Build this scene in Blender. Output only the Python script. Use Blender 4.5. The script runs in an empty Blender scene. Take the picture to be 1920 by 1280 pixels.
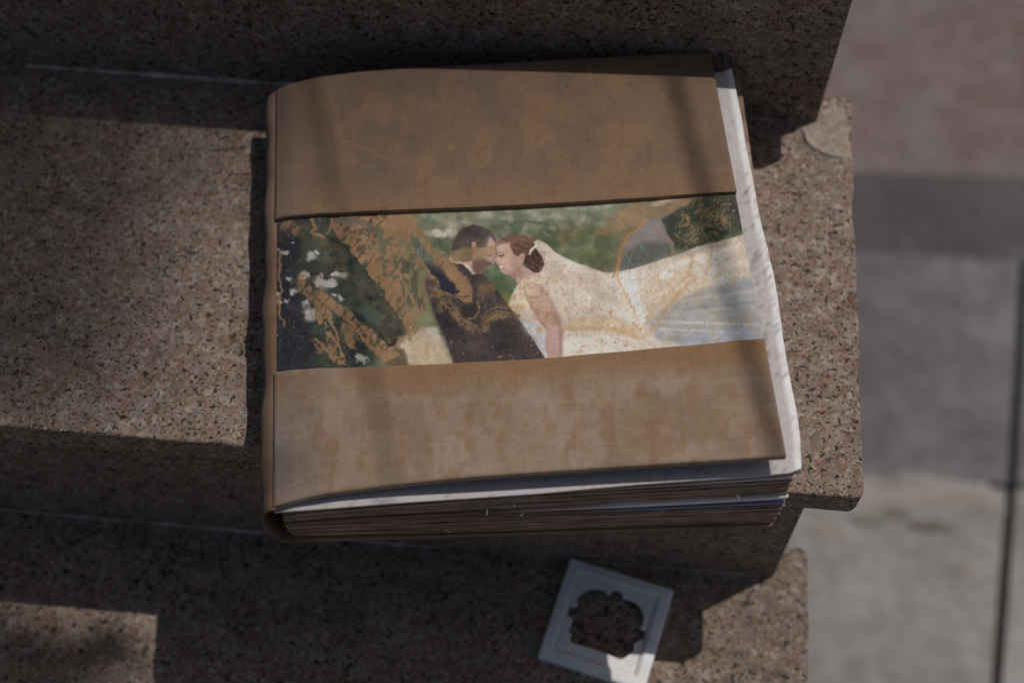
import bpy, bmesh, math, random
import numpy as np
from mathutils import Vector, Matrix

# ------------------------------------------------------------------ camera, light, exposure
scene = bpy.context.scene
random.seed(4)
S = 0.92                                  # fitted units -> metres
F_PX, CX, CY = 2666.67, 960.0, 640.0      # 50 mm lens, photograph is 1920 x 1280
ROT = np.array([-0.5196, 0.0242, 0.0902])
CAM = np.array([-0.2023, -0.4071, 0.8896])
def rodrigues(w):
    th = np.linalg.norm(w); k = w/th
    K = np.array([[0,-k[2],k[1]],[k[2],0,-k[0]],[-k[1],k[0],0]])
    return np.eye(3)+math.sin(th)*K+(1-math.cos(th))*K@K
RC = rodrigues(ROT) @ np.diag([1.,-1.,-1.])          # world -> camera (x right, y down, z forward)
def at(x, y, z):                                      # photo pixel on the level plane z -> point (fitted units)
    d = RC.T @ np.array([(x-CX)/F_PX, (y-CY)/F_PX, 1.0])
    return CAM + d*((z-CAM[2])/d[2])
def to_px(p):
    q = (np.asarray(p)-CAM) @ RC.T
    return np.stack([CX+F_PX*q[...,0]/q[...,2], CY+F_PX*q[...,1]/q[...,2]], -1)
cam_data = bpy.data.cameras.new('camera'); cam = bpy.data.objects.new('camera', cam_data)
scene.collection.objects.link(cam); scene.camera = cam
cam_data.sensor_width = 36.0; cam_data.sensor_fit = 'HORIZONTAL'; cam_data.lens = 50.0
cam_data.clip_start = 0.02; cam_data.clip_end = 200
M3 = RC.T @ np.diag([1.,-1.,-1.])
cam.matrix_world = Matrix.Translation(Vector(CAM*S)) @ Matrix(M3.tolist()).to_4x4()
cam_data.dof.use_dof = True; cam_data.dof.aperture_fstop = 3.2
focus = at(930, 500, 0.077)
cam_data.dof.focus_distance = float((RC @ (focus-CAM))[2]*S)

SUN = np.array([0.45, 0.28, 1.0])                     # towards the sun
elev = math.atan2(1.0, math.hypot(SUN[0], SUN[1])); azim = math.atan2(SUN[0], SUN[1])
world = bpy.data.worlds.new('World'); scene.world = world; world.use_nodes = True
wn = world.node_tree; sky = wn.nodes.new('ShaderNodeTexSky'); sky.sky_type = 'NISHITA'; sky.sun_disc = False
sky.sun_elevation = elev; sky.sun_rotation = azim; sky.dust_density = 3.0; sky.air_density = 1.0
wn.links.new(sky.outputs[0], wn.nodes['Background'].inputs[0]); wn.nodes['Background'].inputs[1].default_value = 0.08
sd = bpy.data.lights.new('sun', 'SUN'); sd.energy = 4.6; sd.angle = math.radians(0.53); sd.color = (1.0, 0.955, 0.91)
sun = bpy.data.objects.new('sun', sd); scene.collection.objects.link(sun)
sun.rotation_euler = Vector(SUN).to_track_quat('Z', 'Y').to_euler()
vs_ = scene.view_settings; vs_.view_transform = 'Standard'; vs_.look = 'None'; vs_.gamma = 1.0; vs_.use_curve_mapping = False
vs_.exposure = -1.12

# ------------------------------------------------------------------ helpers
col = scene.collection
def lin(c, k=1.0):
    c = np.asarray(c, float)/255.0
    return np.where(c <= 0.04045, c/12.92, ((c+0.055)/1.055)**2.4)*k
K = 1.45                                               # photographed colour in sun -> surface colour
def rgb(*c): return tuple(float(v) for v in np.clip(lin(c, K), 0, 0.85))+(1.0,)
def tag(o, label=None, cat=None, kind=None, group=None):
    for k_, v_ in (('label', label), ('category', cat), ('kind', kind), ('group', group)):
        if v_: o[k_] = v_
    return o
def empty(name, loc):
    o = bpy.data.objects.new(name, None); o.empty_display_size = 0.03; col.objects.link(o); o.location = loc; return o
def link(name, me, mat, parent=None, smooth=False):
    o = bpy.data.objects.new(name, me); col.objects.link(o)
    if mat: me.materials.append(mat)
    if parent:
        w = Matrix.Identity(4); q = parent
        chain = []
        while q: chain.append(q); q = q.parent
        for q in reversed(chain): w = w @ q.matrix_basis
        o.parent = parent; o.matrix_basis = w.inverted()
    if smooth: me.polygons.foreach_set('use_smooth', [True]*len(me.polygons))
    return o
def box(name, lo, hi, mat, parent, bevel=0.002, seg=2, vbev=0.0, jitter=0.0):
    """lo, hi in fitted units"""
    bm = bmesh.new(); bmesh.ops.create_cube(bm, size=1)
    lo = np.array(lo)*S; hi = np.array(hi)*S
    for v in bm.verts: v.co = Vector([(lo[i]+hi[i])/2+v.co[i]*(hi[i]-lo[i]) for i in range(3)])
    if vbev:
        bmesh.ops.bevel(bm, geom=[e for e in bm.edges if abs(e.verts[0].co.z-e.verts[1].co.z) > 1e-6], offset=vbev, segments=4, affect='EDGES', profile=0.5)
    if bevel:
        bmesh.ops.bevel(bm, geom=[e for e in bm.edges if e.calc_face_angle(0) > 0.8], offset=bevel, segments=seg, affect='EDGES', profile=0.5)
    if jitter:
        for ax, step in ((0, 0.005), (1, 0.006)):
            ed = [e for e in bm.edges if abs(e.verts[0].co[ax]-e.verts[1].co[ax]) > 0.1]
            if ed: bmesh.ops.subdivide_edges(bm, edges=ed, cuts=int((hi[ax]-lo[ax])/step), use_grid_fill=True)
        co = np.array([v.co for v in bm.verts])
        dist = np.sort(np.minimum(np.abs(co-lo), np.abs(co-hi)), 1)[:,1]          # distance to the nearest arris
        n1 = fbm(co[:,0]*1000+co[:,2]*300, co[:,1]*1000+co[:,2]*500, 22, 700, 4); n2 = fbm(co[:,0]*1000, co[:,1]*1000+co[:,2]*700, 60, 706, 2)
        amt = np.where(dist < 0.006, jitter*(0.5*(n1-0.35)+2.4*np.clip(n1-0.60,0,1)*np.clip(n2*2-0.7,0,1)*3), 0)
        c0 = (lo+hi)/2; dirv = np.clip((co-lo)/0.008,0,1)*0
        inward = np.where(np.abs(co-lo) < 0.006, 1.0, 0)-np.where(np.abs(co-hi) < 0.006, 1.0, 0)
        for v, a_, d_ in zip(bm.verts, amt, inward): v.co += Vector((d_*a_).tolist())
    me = bpy.data.meshes.new(name); bm.to_mesh(me); bm.free()
    return link(name, me, mat, parent)
def grid_mesh(name, pts, parent, mat, colors=None, skirt=0.0, smooth=True, bottom=False):
    """pts (nv,nu,3) in fitted units; optional skirt down by skirt, optional closed bottom"""
    nv, nu = pts.shape[:2]; V = pts.reshape(-1,3)*S
    idx = np.arange(nu*nv).reshape(nv,nu)
    F = np.stack([idx[:-1,:-1], idx[:-1,1:], idx[1:,1:], idx[1:,:-1]], -1).reshape(-1,4)
    C_ = None if colors is None else colors.reshape(-1,3)
    if skirt:
        ring = np.concatenate([idx[0,:], idx[1:,-1], idx[-1,-2::-1], idx[-2:0:-1,0]])
        base = len(V); low = V[ring]-np.array([0,0,skirt*S]); top2 = V[ring]
        V = np.concatenate([V, top2, low]); n = len(ring); a = np.arange(n); b = (a+1) % n
        F = np.concatenate([F, np.stack([base+b, base+a, base+n+a, base+n+b], -1)])
        if C_ is not None: C_ = np.concatenate([C_, C_[ring], C_[ring]])
        if bottom:
            b0 = len(V); V = np.concatenate([V, pts.reshape(-1,3)*S-np.array([0,0,skirt*S])])
            F = np.concatenate([F, b0+F[:(nu-1)*(nv-1), ::-1]])
            if C_ is not None: C_ = np.concatenate([C_, C_[:nu*nv]])
    me = bpy.data.meshes.new(name)
    me.vertices.add(len(V)); me.vertices.foreach_set('co', V.astype(np.float32).ravel())
    me.loops.add(F.size); me.loops.foreach_set('vertex_index', F.astype(np.int32).ravel())
    me.polygons.add(len(F)); me.polygons.foreach_set('loop_start', np.arange(0, F.size, 4, dtype=np.int32))
    me.update(calc_edges=True); me.validate()
    if C_ is not None:
        at_ = me.color_attributes.new('Col', 'FLOAT_COLOR', 'POINT')
        at_.data.foreach_set('color', np.concatenate([C_, np.ones((len(C_),1))], 1).astype(np.float32).ravel())
    return link(name, me, mat, parent, smooth)

def vnoise(x, y, seed):
    rng = np.random.default_rng(seed); t = rng.random((256,256))
    xi = np.floor(x).astype(int); yi = np.floor(y).astype(int); fx = x-xi; fy = y-yi
    fx = fx*fx*(3-2*fx); fy = fy*fy*(3-2*fy)
    g = lambda a,b: t[a & 255, b & 255]
    return (g(xi,yi)*(1-fx)+g(xi+1,yi)*fx)*(1-fy)+(g(xi,yi+1)*(1-fx)+g(xi+1,yi+1)*fx)*fy
def fbm(x, y, size, seed, oct_=4, gain=0.5):
    r = 0; a = 1; tot = 0
    for i in range(oct_):
        r = r+a*vnoise(x/size*2**i+17.3*i, y/size*2**i+5.1*i, seed+i); tot += a; a *= gain
    return r/tot
def sstep(a, b, x):
    t = np.clip((x-a)/(b-a), 0, 1); return t*t*(3-2*t)
class Mat:
    def __init__(self, name, rough=0.6, spec=0.3):
        self.m = bpy.data.materials.new(name); self.m.use_nodes = True; self.t = self.m.node_tree
        self.b = self.t.nodes['Principled BSDF']; self.b.inputs['Roughness'].default_value = rough
        self.b.inputs['Specular IOR Level'].default_value = spec*0.7
        self.co = self.t.nodes.new('ShaderNodeTexCoord').outputs['Object']
    def n(self, typ, **kw):
        nd = self.t.nodes.new(typ)
        for k_, v_ in kw.items():
            if k_ in nd.inputs: 
                if isinstance(v_, bpy.types.NodeSocket): self.t.links.new(v_, nd.inputs[k_])
                else: nd.inputs[k_].default_value = v_
            else: setattr(nd, k_, v_)
        return nd
    def l(self, a, b): self.t.links.new(a, b)
    def noise(self, scale, detail=4, rough=0.55, vec=None, dist=0.0):
        nd = self.n('ShaderNodeTexNoise', Scale=scale, Detail=detail, Roughness=rough, Distortion=dist); self.l(vec or self.co, nd.inputs['Vector']); return nd
    def vor(self, scale, vec=None, feature='F1', rand=1.0):
        nd = self.n('ShaderNodeTexVoronoi', Scale=scale, Randomness=rand); nd.feature = feature; self.l(vec or self.co, nd.inputs['Vector']); return nd
    def ramp(self, fac, stops, interp='LINEAR'):
        nd = self.n('ShaderNodeValToRGB'); self.l(fac, nd.inputs[0]); r = nd.color_ramp; r.interpolation = interp
        while len(r.elements) < len(stops): r.elements.new(0.5)
        for e, (p_, c_) in zip(r.elements, stops):
            e.position = p_; e.color = c_ if isinstance(c_, tuple) else (c_, c_, c_, 1)
        return nd.outputs[0]
    def mix(self, a, b, fac, mode='MIX'):
        nd = self.n('ShaderNodeMix'); nd.data_type = 'RGBA'; nd.blend_type = mode
        for s_, v_ in ((0, fac), (6, a), (7, b)):
            if isinstance(v_, bpy.types.NodeSocket): self.l(v_, nd.inputs[s_])
            else: nd.inputs[s_].default_value = v_
        return nd.outputs[2]
    def math(self, op, a, b=0.0):
        nd = self.n('ShaderNodeMath'); nd.operation = op
        for s_, v_ in ((0, a), (1, b)):
            if isinstance(v_, bpy.types.NodeSocket): self.l(v_, nd.inputs[s_])
            else: nd.inputs[s_].default_value = v_
        return nd.outputs[0]
    def scaled(self, sx, sy, sz):
        nd = self.n('ShaderNodeMapping'); self.l(self.co, nd.inputs[0]); nd.inputs['Scale'].default_value = (sx, sy, sz); return nd.outputs[0]
    def color(self, c): 
        if isinstance(c, bpy.types.NodeSocket): self.l(c, self.b.inputs['Base Color'])
        else: self.b.inputs['Base Color'].default_value = c
        return self
    def bump(self, h, dist, strength=1.0):
        nd = self.n('ShaderNodeBump', Strength=strength, Distance=dist); self.l(h, nd.inputs['Height']); self.l(nd.outputs[0], self.b.inputs['Normal']); return self

# ------------------------------------------------------------------ materials
def granite(name='pink_grey_granite', pale=0.0):
    m = Mat(name, 0.7, 0.2)
    warp = m.noise(420, 3, 0.65)
    v = m.mix(m.co, warp.outputs['Color'], 0.0050, 'ADD')
    cells = m.vor(300, v); cells2 = m.vor(600, v)
    sep = m.n('ShaderNodeSeparateColor'); m.l(cells.outputs['Color'], sep.inputs[0])
    base = m.ramp(sep.outputs[0], [(0.0, rgb(96,70,54)), (0.25, rgb(126,101,84)), (0.45, rgb(126,108,95)), (0.62, rgb(106,100,96)), (0.8, rgb(134,122,113)), (1.0, rgb(158,145,134))])
    sep2 = m.n('ShaderNodeSeparateColor'); m.l(cells2.outputs['Color'], sep2.inputs[0])
    fine = m.ramp(sep2.outputs[1], [(0.0, rgb(74,64,57)), (0.35, rgb(114,97,85)), (1.0, rgb(146,132,122))])
    c = m.mix(base, fine, 0.4)
    mott = m.noise(60, 5, 0.62)
    c = m.mix(c, m.ramp(mott.outputs[0], [(0.3, (0.62,0.56,0.52,1)), (0.5, (0.95,0.92,0.90,1)), (0.7, (1.24,1.24,1.25,1))]), 0.8, 'MULTIPLY')
    rust = m.noise(130, 3, 0.6)
    c = m.mix(c, rgb(124,84,58), m.ramp(rust.outputs[0], [(0.56, 0.0), (0.70, 0.30)]))
    # black mica grains of uneven size, gathered in clumps
    s1 = m.noise(250, 2.5, 0.55); s2 = m.noise(500, 2.0, 0.5); cl = m.noise(34, 3, 0.6)
    k1 = m.math('ADD', s1.outputs[0], m.math('MULTIPLY', m.math('SUBTRACT', cl.outputs[0], 0.5), 0.16))
    k2 = m.math('ADD', s2.outputs[0], m.math('MULTIPLY', m.math('SUBTRACT', cl.outputs[0], 0.5), 0.12))
    black = m.math('MAXIMUM', m.ramp(k1, [(0.598, 0.0), (0.622, 1.0)]), m.math('MULTIPLY', m.ramp(k2, [(0.595, 0.0), (0.63, 1.0)]), 0.85))
    c = m.mix(c, rgb(36,35,35), m.math('MULTIPLY', black, 0.92))
    dust = m.noise(7, 5, 0.6)
    c = m.mix(c, rgb(122,108,97), m.ramp(dust.outputs[0], [(0.42, 0.0), (0.75, 0.2)]))
    c = m.mix(c, (0.925,0.955,0.955,1), 1.0, 'MULTIPLY')
    if pale: c = m.mix(c, m.ramp(m.noise(150, 5, 0.65).outputs[0], [(0.3, rgb(112,102,92)), (0.7, rgb(158,149,140))]), pale)
    m.color(c)
    m.l(m.ramp(m.noise(90, 4).outputs[0], [(0.3, 0.6), (0.7, 0.85)]), m.b.inputs['Roughness'])
    m.bump(m.mix(m.noise(900, 3, 0.6).outputs['Color'], cells.outputs['Color'], 0.3), 0.0005, 0.5)
    return m.m
GRANITE = granite(); GRANITE_SMEARED = granite('cement_smeared_granite', 0.62)
def cement(name, c1, c2, c3, sc=9, bump=0.002):
    m = Mat(name, 0.85, 0.2)
    n1 = m.noise(sc, 6, 0.62, dist=0.6); n2 = m.noise(sc*7, 4, 0.6)
    c = m.ramp(n1.outputs[0], [(0.3, c1), (0.5, c2), (0.7, c3)])
    c = m.mix(c, m.ramp(n2.outputs[0], [(0.3, (0.74,0.72,0.70,1)), (0.7, (1.2,1.2,1.2,1))]), 0.8, 'MULTIPLY'); n3 = m.noise(sc*0.45, 4, 0.6); c = m.mix(c, m.ramp(n3.outputs[0], [(0.35, (0.8,0.78,0.77,1)), (0.65, (1.15,1.15,1.15,1))]), 0.8, 'MULTIPLY')
    m.color(c).bump(n2.outputs[0], bump, 0.5); return m.m
CONCRETE = cement('rough_concrete', rgb(80,76,72), rgb(96,92,88), rgb(110,106,100))
GROUND_LIGHT = cement('pale_cement_ground', rgb(108,105,102), rgb(119,118,116), rgb(126,125,125), 6)
GROUND_DARK = cement('dark_grey_paving', rgb(70,68,68), rgb(76,74,74), rgb(82,80,81), 7)
GROUND_MID = cement('grey_paving', rgb(82,80,81), rgb(95,93,95), rgb(110,109,111), 6)
GROUND_PINK = cement('pink_brown_paving', rgb(90,76,73), rgb(104,93,91), rgb(106,99,98), 6)
RUBBLE = cement('cement_crust', rgb(118,112,106), rgb(134,129,124), rgb(142,138,133), 22, 0.003)
DIRT = cement('brown_silt', rgb(84,76,70), rgb(98,90,84), rgb(108,102,97), 20)
GROUT = cement('grout', rgb(130,124,116), rgb(160,154,146), rgb(186,180,172), 60)
SMEAR = cement('cement_smear', rgb(128,116,104), rgb(148,137,126), rgb(170,160,150), 130, 0.0012)

def cloth_mat(attr):
    m = Mat('brown_linen' if attr else 'brown_linen_plain', 0.9, 0.15)
    m.b.inputs['Sheen Weight'].default_value = 0.08
    if attr:
        a = m.n('ShaderNodeVertexColor'); a.layer_name = 'Col'; c = a.outputs[0]
    else:
        c = m.ramp(m.noise(30, 5).outputs[0], [(0.3, rgb(88,68,54)), (0.7, rgb(112,92,76))])
    rot = m.n('ShaderNodeMapping'); m.l(m.co, rot.inputs[0]); rot.inputs['Rotation'].default_value = (0,0,-math.radians(8))
    w1 = m.n('ShaderNodeTexWave', Scale=330.0, Distortion=2.0, Detail=2.0); w1.inputs['Detail Scale'].default_value = 3; m.l(rot.outputs[0], w1.inputs[0]); w1.bands_direction = 'X'
    w2 = m.n('ShaderNodeTexWave', Scale=330.0, Distortion=2.0, Detail=2.0); w2.inputs['Detail Scale'].default_value = 3; m.l(rot.outputs[0], w2.inputs[0]); w2.bands_direction = 'Y'
    weave = m.math('MULTIPLY', w1.outputs[1], w2.outputs[1])
    fib = m.noise(700, 3, 0.7)
    st = m.n('ShaderNodeMapping'); m.l(rot.outputs[0], st.inputs[0]); st.inputs['Scale'].default_value = (1.0, 14.0, 1.0)
    slub = m.noise(45, 4, 0.65, st.outputs[0])
    st2 = m.n('ShaderNodeMapping'); m.l(rot.outputs[0], st2.inputs[0]); st2.inputs['Scale'].default_value = (14.0, 1.0, 1.0)
    slub2 = m.noise(45, 4, 0.65, st2.outputs[0])
    f = m.math('ADD', m.math('ADD', m.math('MULTIPLY', weave, 0.20), m.math('MULTIPLY', fib.outputs[0], 0.55)), m.math('ADD', m.math('MULTIPLY', slub.outputs[0], 0.5), m.math('MULTIPLY', slub2.outputs[0], 0.4)))
    c = m.mix(c, m.ramp(m.math('MULTIPLY', f, 0.6), [(0.25, 0.73), (0.75, 1.30)]), 1.0, 'MULTIPLY')
    m.color(c).bump(f, 0.0006, 0.6); return m.m
LINEN = cloth_mat(True); LINEN_PLAIN = cloth_mat(False)
def print_mat():
    m = Mat('muddy_photo_print', 0.6, 0.2)
    a = m.n('ShaderNodeVertexColor'); a.layer_name = 'Col'
    g = m.noise(1400, 2, 0.6)
    m.color(m.mix(a.outputs[0], m.ramp(g.outputs[0], [(0.3, 0.86), (0.7, 1.12)]), 0.8, 'MULTIPLY'))
    m.bump(m.noise(120, 5, 0.65).outputs[0], 0.0005, 0.35); return m.m
PRINT = print_mat()
def page_mat(name, muddy):
    m = Mat(name, 0.7, 0.25)
    st = m.scaled(1.0, 1.0, 22.0)
    n1 = m.noise(26, 5, 0.65, st, 0.4); n2 = m.noise(130, 4, 0.6)
    if muddy:
        c = m.ramp(n1.outputs[0], [(0.3, rgb(82,60,48)), (0.46, rgb(120,98,83)), (0.66, rgb(150,132,118))])
        c = m.mix(c, m.ramp(n2.outputs[0], [(0.3, 0.6), (0.6, 1.1)]), 0.7, 'MULTIPLY')
    else:
        c = m.ramp(n1.outputs[0], [(0.25, rgb(170,158,150)), (0.42, rgb(196,189,187)), (0.7, rgb(202,197,197))])
        sp = m.noise(170, 5, 0.7)
        c = m.mix(c, rgb(92,76,66), m.ramp(sp.outputs[0], [(0.66, 0.0), (0.74, 0.75)]))
    m.color(c).bump(n2.outputs[0], 0.0006, 0.5); return m.m
PAGE_MUD = page_mat('muddy_page_edge', True); PAGE_WHITE = page_mat('white_page', False)
def stained_page():
    m = Mat('stained_white_page', 0.65, 0.25)
    a = m.n('ShaderNodeVertexColor'); a.layer_name = 'Col'
    n2 = m.noise(300, 4, 0.65)
    m.color(m.mix(a.outputs[0], m.ramp(n2.outputs[0], [(0.35, 0.93), (0.65, 1.05)]), 1.0, 'MULTIPLY')).bump(n2.outputs[0], 0.00012, 0.3); return m.m
PAGE_TOP = stained_page()
PAGE_BLUE = Mat('blue_grey_page', 0.5, 0.3).color(rgb(110,118,136)).m
def plastic():
    m = Mat('grubby_white_plastic', 0.45, 0.4)
    n = m.noise(60, 5, 0.6)
    m.color(m.ramp(n.outputs[0], [(0.3, (0.66,0.65,0.64,1)), (0.6, (0.84,0.84,0.84,1))])); m.bump(m.noise(400, 2).outputs[0], 0.0002, 0.3); return m.m
PLASTIC = plastic()
def steel():
    m = Mat('dark_painted_steel', 0.45, 0.5); m.color(m.ramp(m.noise(40, 4).outputs[0], [(0.3, (0.02,0.02,0.02,1)), (0.7, (0.05,0.045,0.04,1))])); return m.m
STEEL = steel()
RUBBER = Mat('black_joint_filler', 1.0, 0.0).color((0.022,0.020,0.019,1)).m

# ------------------------------------------------------------------ granite steps and ground
P_, H, D, O, OV, T = 0.30, 0.2112, 0.3488, 0.0282, 0.0202, 0.0261
R1 = OV+P_
XL = -1.6
G = -5*H
HU = 0.175
stairs = empty('granite_stairs', (0,0,G*S)); tag(stairs, 'speckled pink grey granite steps with overhanging treads, the album lying on one', 'stairs')
box('tread', (XL,0,-T), (0,D,0), GRANITE, stairs, 0.0022, 3, 0.007, 0.0014)
box('tread', (XL,-P_,-H-T), (0,D-P_,-H), GRANITE, stairs, 0.0022, 3, 0.007, 0.0014)
box('tread', (XL,-2*P_,-2*H-T), (0,D-2*P_,-2*H), GRANITE, stairs, 0.0022, 3, 0.007)
box("tread", (XL,R1-0.0012,HU-T), (0.012,D+P_,HU), GRANITE, stairs, 0.0022, 3, 0.007)
box('riser', (XL,R1,0.0), (-O,R1+0.025,HU-T), GRANITE, stairs, 0.0008, 1)
box('riser', (XL,OV,-H), (-O,OV+0.025,-T), GRANITE, stairs, 0.0008, 1)
box('riser', (XL,OV-P_,-2*H), (-O,OV-P_+0.025,-H-T), GRANITE, stairs, 0.0008, 1)
box('riser', (XL,OV-2*P_,G), (-O,OV-2*P_+0.025,-2*H-T), GRANITE, stairs, 0.0008, 1)
box('core', (XL,OV-2*P_+0.0255,G), (-O-0.012,D-2*P_-0.004,-2*H-T-0.0005), CONCRETE, stairs, 0)
box('core', (XL,OV-P_+0.0255,G), (-O-0.012,D-P_-0.004,-H-T-0.0005), CONCRETE, stairs, 0)
box('core', (XL,OV+0.0255,G), (-O-0.012,D-0.004,-T-0.0005), CONCRETE, stairs, 0)
box('core', (XL,R1+0.0255,G), (-O-0.012,D+P_,HU-T-0.0005), CONCRETE, stairs, 0)
# thin broken line of grout where riser meets tread
def bead(name, x0, x1, y, z, r, mat, parent, seed):
    rng = np.random.default_rng(seed); n = int((x1-x0)/0.006)
    xs = np.linspace(x0, x1, n); w = r*(0.35+0.9*np.abs(np.convolve(rng.normal(0,1,n+8), np.ones(9)/3.0, 'valid')[:n]))
    w = np.clip(w, 0.0004, 0.0028); a = np.linspace(0, math.pi/2, 5)
    pts = np.stack([np.stack([xs, y-w*math.cos(t), z+w*math.sin(t)], -1) for t in a])
    return grid_mesh(name, pts, parent, mat)
bead('grout_bead', -0.665, -0.40, R1, 0.0, 0.0019, GROUT, stairs, 1)
bead('grout_bead', -0.14, -0.035, R1, 0.0, 0.0008, GROUT, stairs, 2)
bead('grout_bead', -0.80, -0.30, OV, -H, 0.0009, GROUT, stairs, 3)
bead('grout_bead', -0.24, -0.04, OV, -H, 0.0005, GROUT, stairs, 5)
# hardened cement smear over the back corner of the tread
def smear():
    out = [(1478,236),(1492,243),(1505,252),(1506,262),(1514,274),(1528,285),(1548,294),(1575,300),(1594,298),(1592,262),(1588,222),(1580,204),(1560,200),(1535,215),(1505,232)]
    n = 90; X, Y = np.meshgrid(np.linspace(1465,1602,n), np.linspace(190,310,n))
    p = np.array(out, float); d = np.full(X.shape, 1e9); ins = np.zeros(X.shape, bool); Xw = X+5*(fbm(X,Y,16,511,4)-0.5)*2; Yw = Y+5*(fbm(X,Y,16,515,4)-0.5)*2
    rid = np.full(X.shape, 1e9)
    for i in range(len(p)):
        a, b = p[i], p[(i+1)%len(p)]; e = b-a; t = np.clip(((Xw-a[0])*e[0]+(Yw-a[1])*e[1])/(e@e), 0, 1); dd = np.hypot(Xw-a[0]-t*e[0], Yw-a[1]-t*e[1]); d = np.minimum(d, dd)
        if 2 <= i <= 6: rid = np.minimum(rid, dd)
        ins ^= ((a[1] > Yw) != (b[1] > Yw)) & (Xw < (b[0]-a[0])*(Yw-a[1])/(b[1]-a[1]+1e-9)+a[0])
    d = np.where(ins, d, -d)
    z = sstep(0,3,d)*(0.0003+0.0010*fbm(X,Y,14,521,5)) + sstep(0,3,d)*0.0018*np.exp(-(rid-4)**2/9)
    V = [tuple(np.append(at(x,y,0.0)[:2], 0.0002+zz)*S) for x,y,zz in zip(X.ravel(), Y.ravel(), z.ravel())]
    F = [(i*n+j+n, i*n+j+n+1, i*n+j+1, i*n+j) for i in range(n-1) for j in range(n-1) if d[i:i+2,j:j+2].max() > 0]
    me = bpy.data.meshes.new('cement_smear'); me.from_pydata(V, [], F); me.update()
    bm = bmesh.new(); bm.from_mesh(me); bmesh.ops.delete(bm, geom=[v for v in bm.verts if not v.link_faces], context='VERTS'); bm.to_mesh(me); bm.free()
    link('cement_smear', me, GRANITE_SMEARED, stairs, True)
smear()

# ground: one wide sheet, slabs laid on it, cement crust
me = bpy.data.meshes.new('ground'); me.from_pydata([(-30,-30,G*S),(30,-30,G*S),(30,30,G*S),(-30,30,G*S)], [], [(0,1,2,3)])
ground = link('ground', me, GROUND_LIGHT); tag(ground, kind='structure')
def slab(name, px, mat, h, label, jag=0.0, bev=0.004):
    q = [at(x,y,G)[:2] for x,y in px]
    bm = bmesh.new(); rng = random.Random(len(px)*7+int(px[0][1])); vs = []
    for i in range(len(q)):
        a, b = q[i], q[(i+1)%len(q)]; n = max(1, int(np.linalg.norm(b-a)/0.012)) if jag else 1
        for k_ in range(n):
            c = a+(b-a)*k_/n; vs.append(bm.verts.new((c[0]*S+rng.uniform(-jag,jag), c[1]*S+rng.uniform(-jag,jag), (G+0.0045)*S)))
    f = bm.faces.new(vs)
    if f.normal.z < 0: f.normal_flip()
    bm.normal_update()
    r = bmesh.ops.extrude_face_region(bm, geom=[f]); up = [v for v in r['geom'] if isinstance(v, bmesh.types.BMVert)]
    for v in up: v.co.z += h
    bmesh.ops.recalc_face_normals(bm, faces=bm.faces)
    me = bpy.data.meshes.new(name); bm.to_mesh(me); bm.free()
    o = link(name, me, mat); return tag(o, label, 'paving')
for nm, px, mt, h in (
    ('paving_slab', [(1470,-500),(2500,-500),(2500,362),(1470,326)], GROUND_PINK, 0.006),
    ('paving_slab', [(1470,327),(2500,363),(2500,560),(1470,462)], GROUND_DARK, 0.0055),
    ('paving_slab', [(1470,467),(1909,499),(1884,912),(1470,895)], GROUND_MID, 0.007),
    ('paving_slab', [(1926,500),(2500,565),(2500,930),(1903,913)], GROUND_MID, 0.006),
    ('paving_slab', [(1440,905),(1883,922),(1856,1280),(1835,1600),(1380,1600)], GROUND_LIGHT, 0.005),
    ('paving_slab', [(1902,923),(2500,940),(2500,1600),(1853,1600),(1875,1280)], GROUND_LIGHT, 0.006),
    ('joint_strip', [(1910,497),(1925,498),(1902,914),(1874,1282),(1852,1600),(1836,1600),(1857,1280),(1885,914)], RUBBER, 0.0075)):
    o = slab(nm, px, mt, h*S, 'x'); del o['label']; del o['category']; o['kind'] = 'structure'
def crust(px, r_, h, seed):
    c = at(px[0], px[1], G); rg = np.random.default_rng(seed); n = 22; V = [(c[0]*S, c[1]*S, (G+0.0045)*S+0.0058+h)]; F = []
    rad = 1+0.5*(np.convolve(rg.normal(0,1,n+4), np.ones(5)/5, 'valid'))
    for j,(f,z) in enumerate(((0.45,0.9),(0.8,0.55),(1.0,0.0))):
        for i in range(n):
            t = 2*math.pi*i/n; V.append(((c[0]+r_[0]*rad[i]*f*math.cos(t))*S, (c[1]+r_[1]*rad[i]*f*math.sin(t))*S, (G+0.0045)*S+0.0046+0.0012*(1-f*0.6)+h*max(0,z+rg.normal(0,0.12))))
    for i in range(n): F.append((0,1+i,1+(i+1)%n))
    for j in range(2):
        for i in range(n): F.append((1+j*n+i, 1+(j+1)*n+i, 1+(j+1)*n+(i+1)%n, 1+j*n+(i+1)%n))
    me = bpy.data.meshes.new('cement_patch'); me.from_pydata(V, [], F); me.update(); return me
crust_root = empty('cement_crust', tuple(at(1700,930,G)*S)); tag(crust_root, 'pale ragged crust of spilt cement on the grey paving beside the steps', 'cement')
for i,(x,y,rx,ry,h,mt) in enumerate(((1530,935,0.06,0.03,0.0016,RUBBLE),(1600,925,0.06,0.032,0.0018,RUBBLE),(1665,915,0.06,0.026,0.0022,RUBBLE),(1740,925,0.06,0.024,0.0018,RUBBLE),(1800,935,0.05,0.026,0.0018,RUBBLE),(1855,950,0.03,0.028,0.0018,RUBBLE),(1560,1000,0.04,0.014,0.0015,RUBBLE),(1620,980,0.03,0.008,0.003,DIRT),(1735,990,0.028,0.008,0.003,DIRT),(1680,965,0.02,0.010,0.003,DIRT),(1815,1075,0.022,0.018,0.003,RUBBLE))):
    link('cement_patch', crust((x,y),(rx,ry),h,60+i), mt, crust_root, True)

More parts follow.
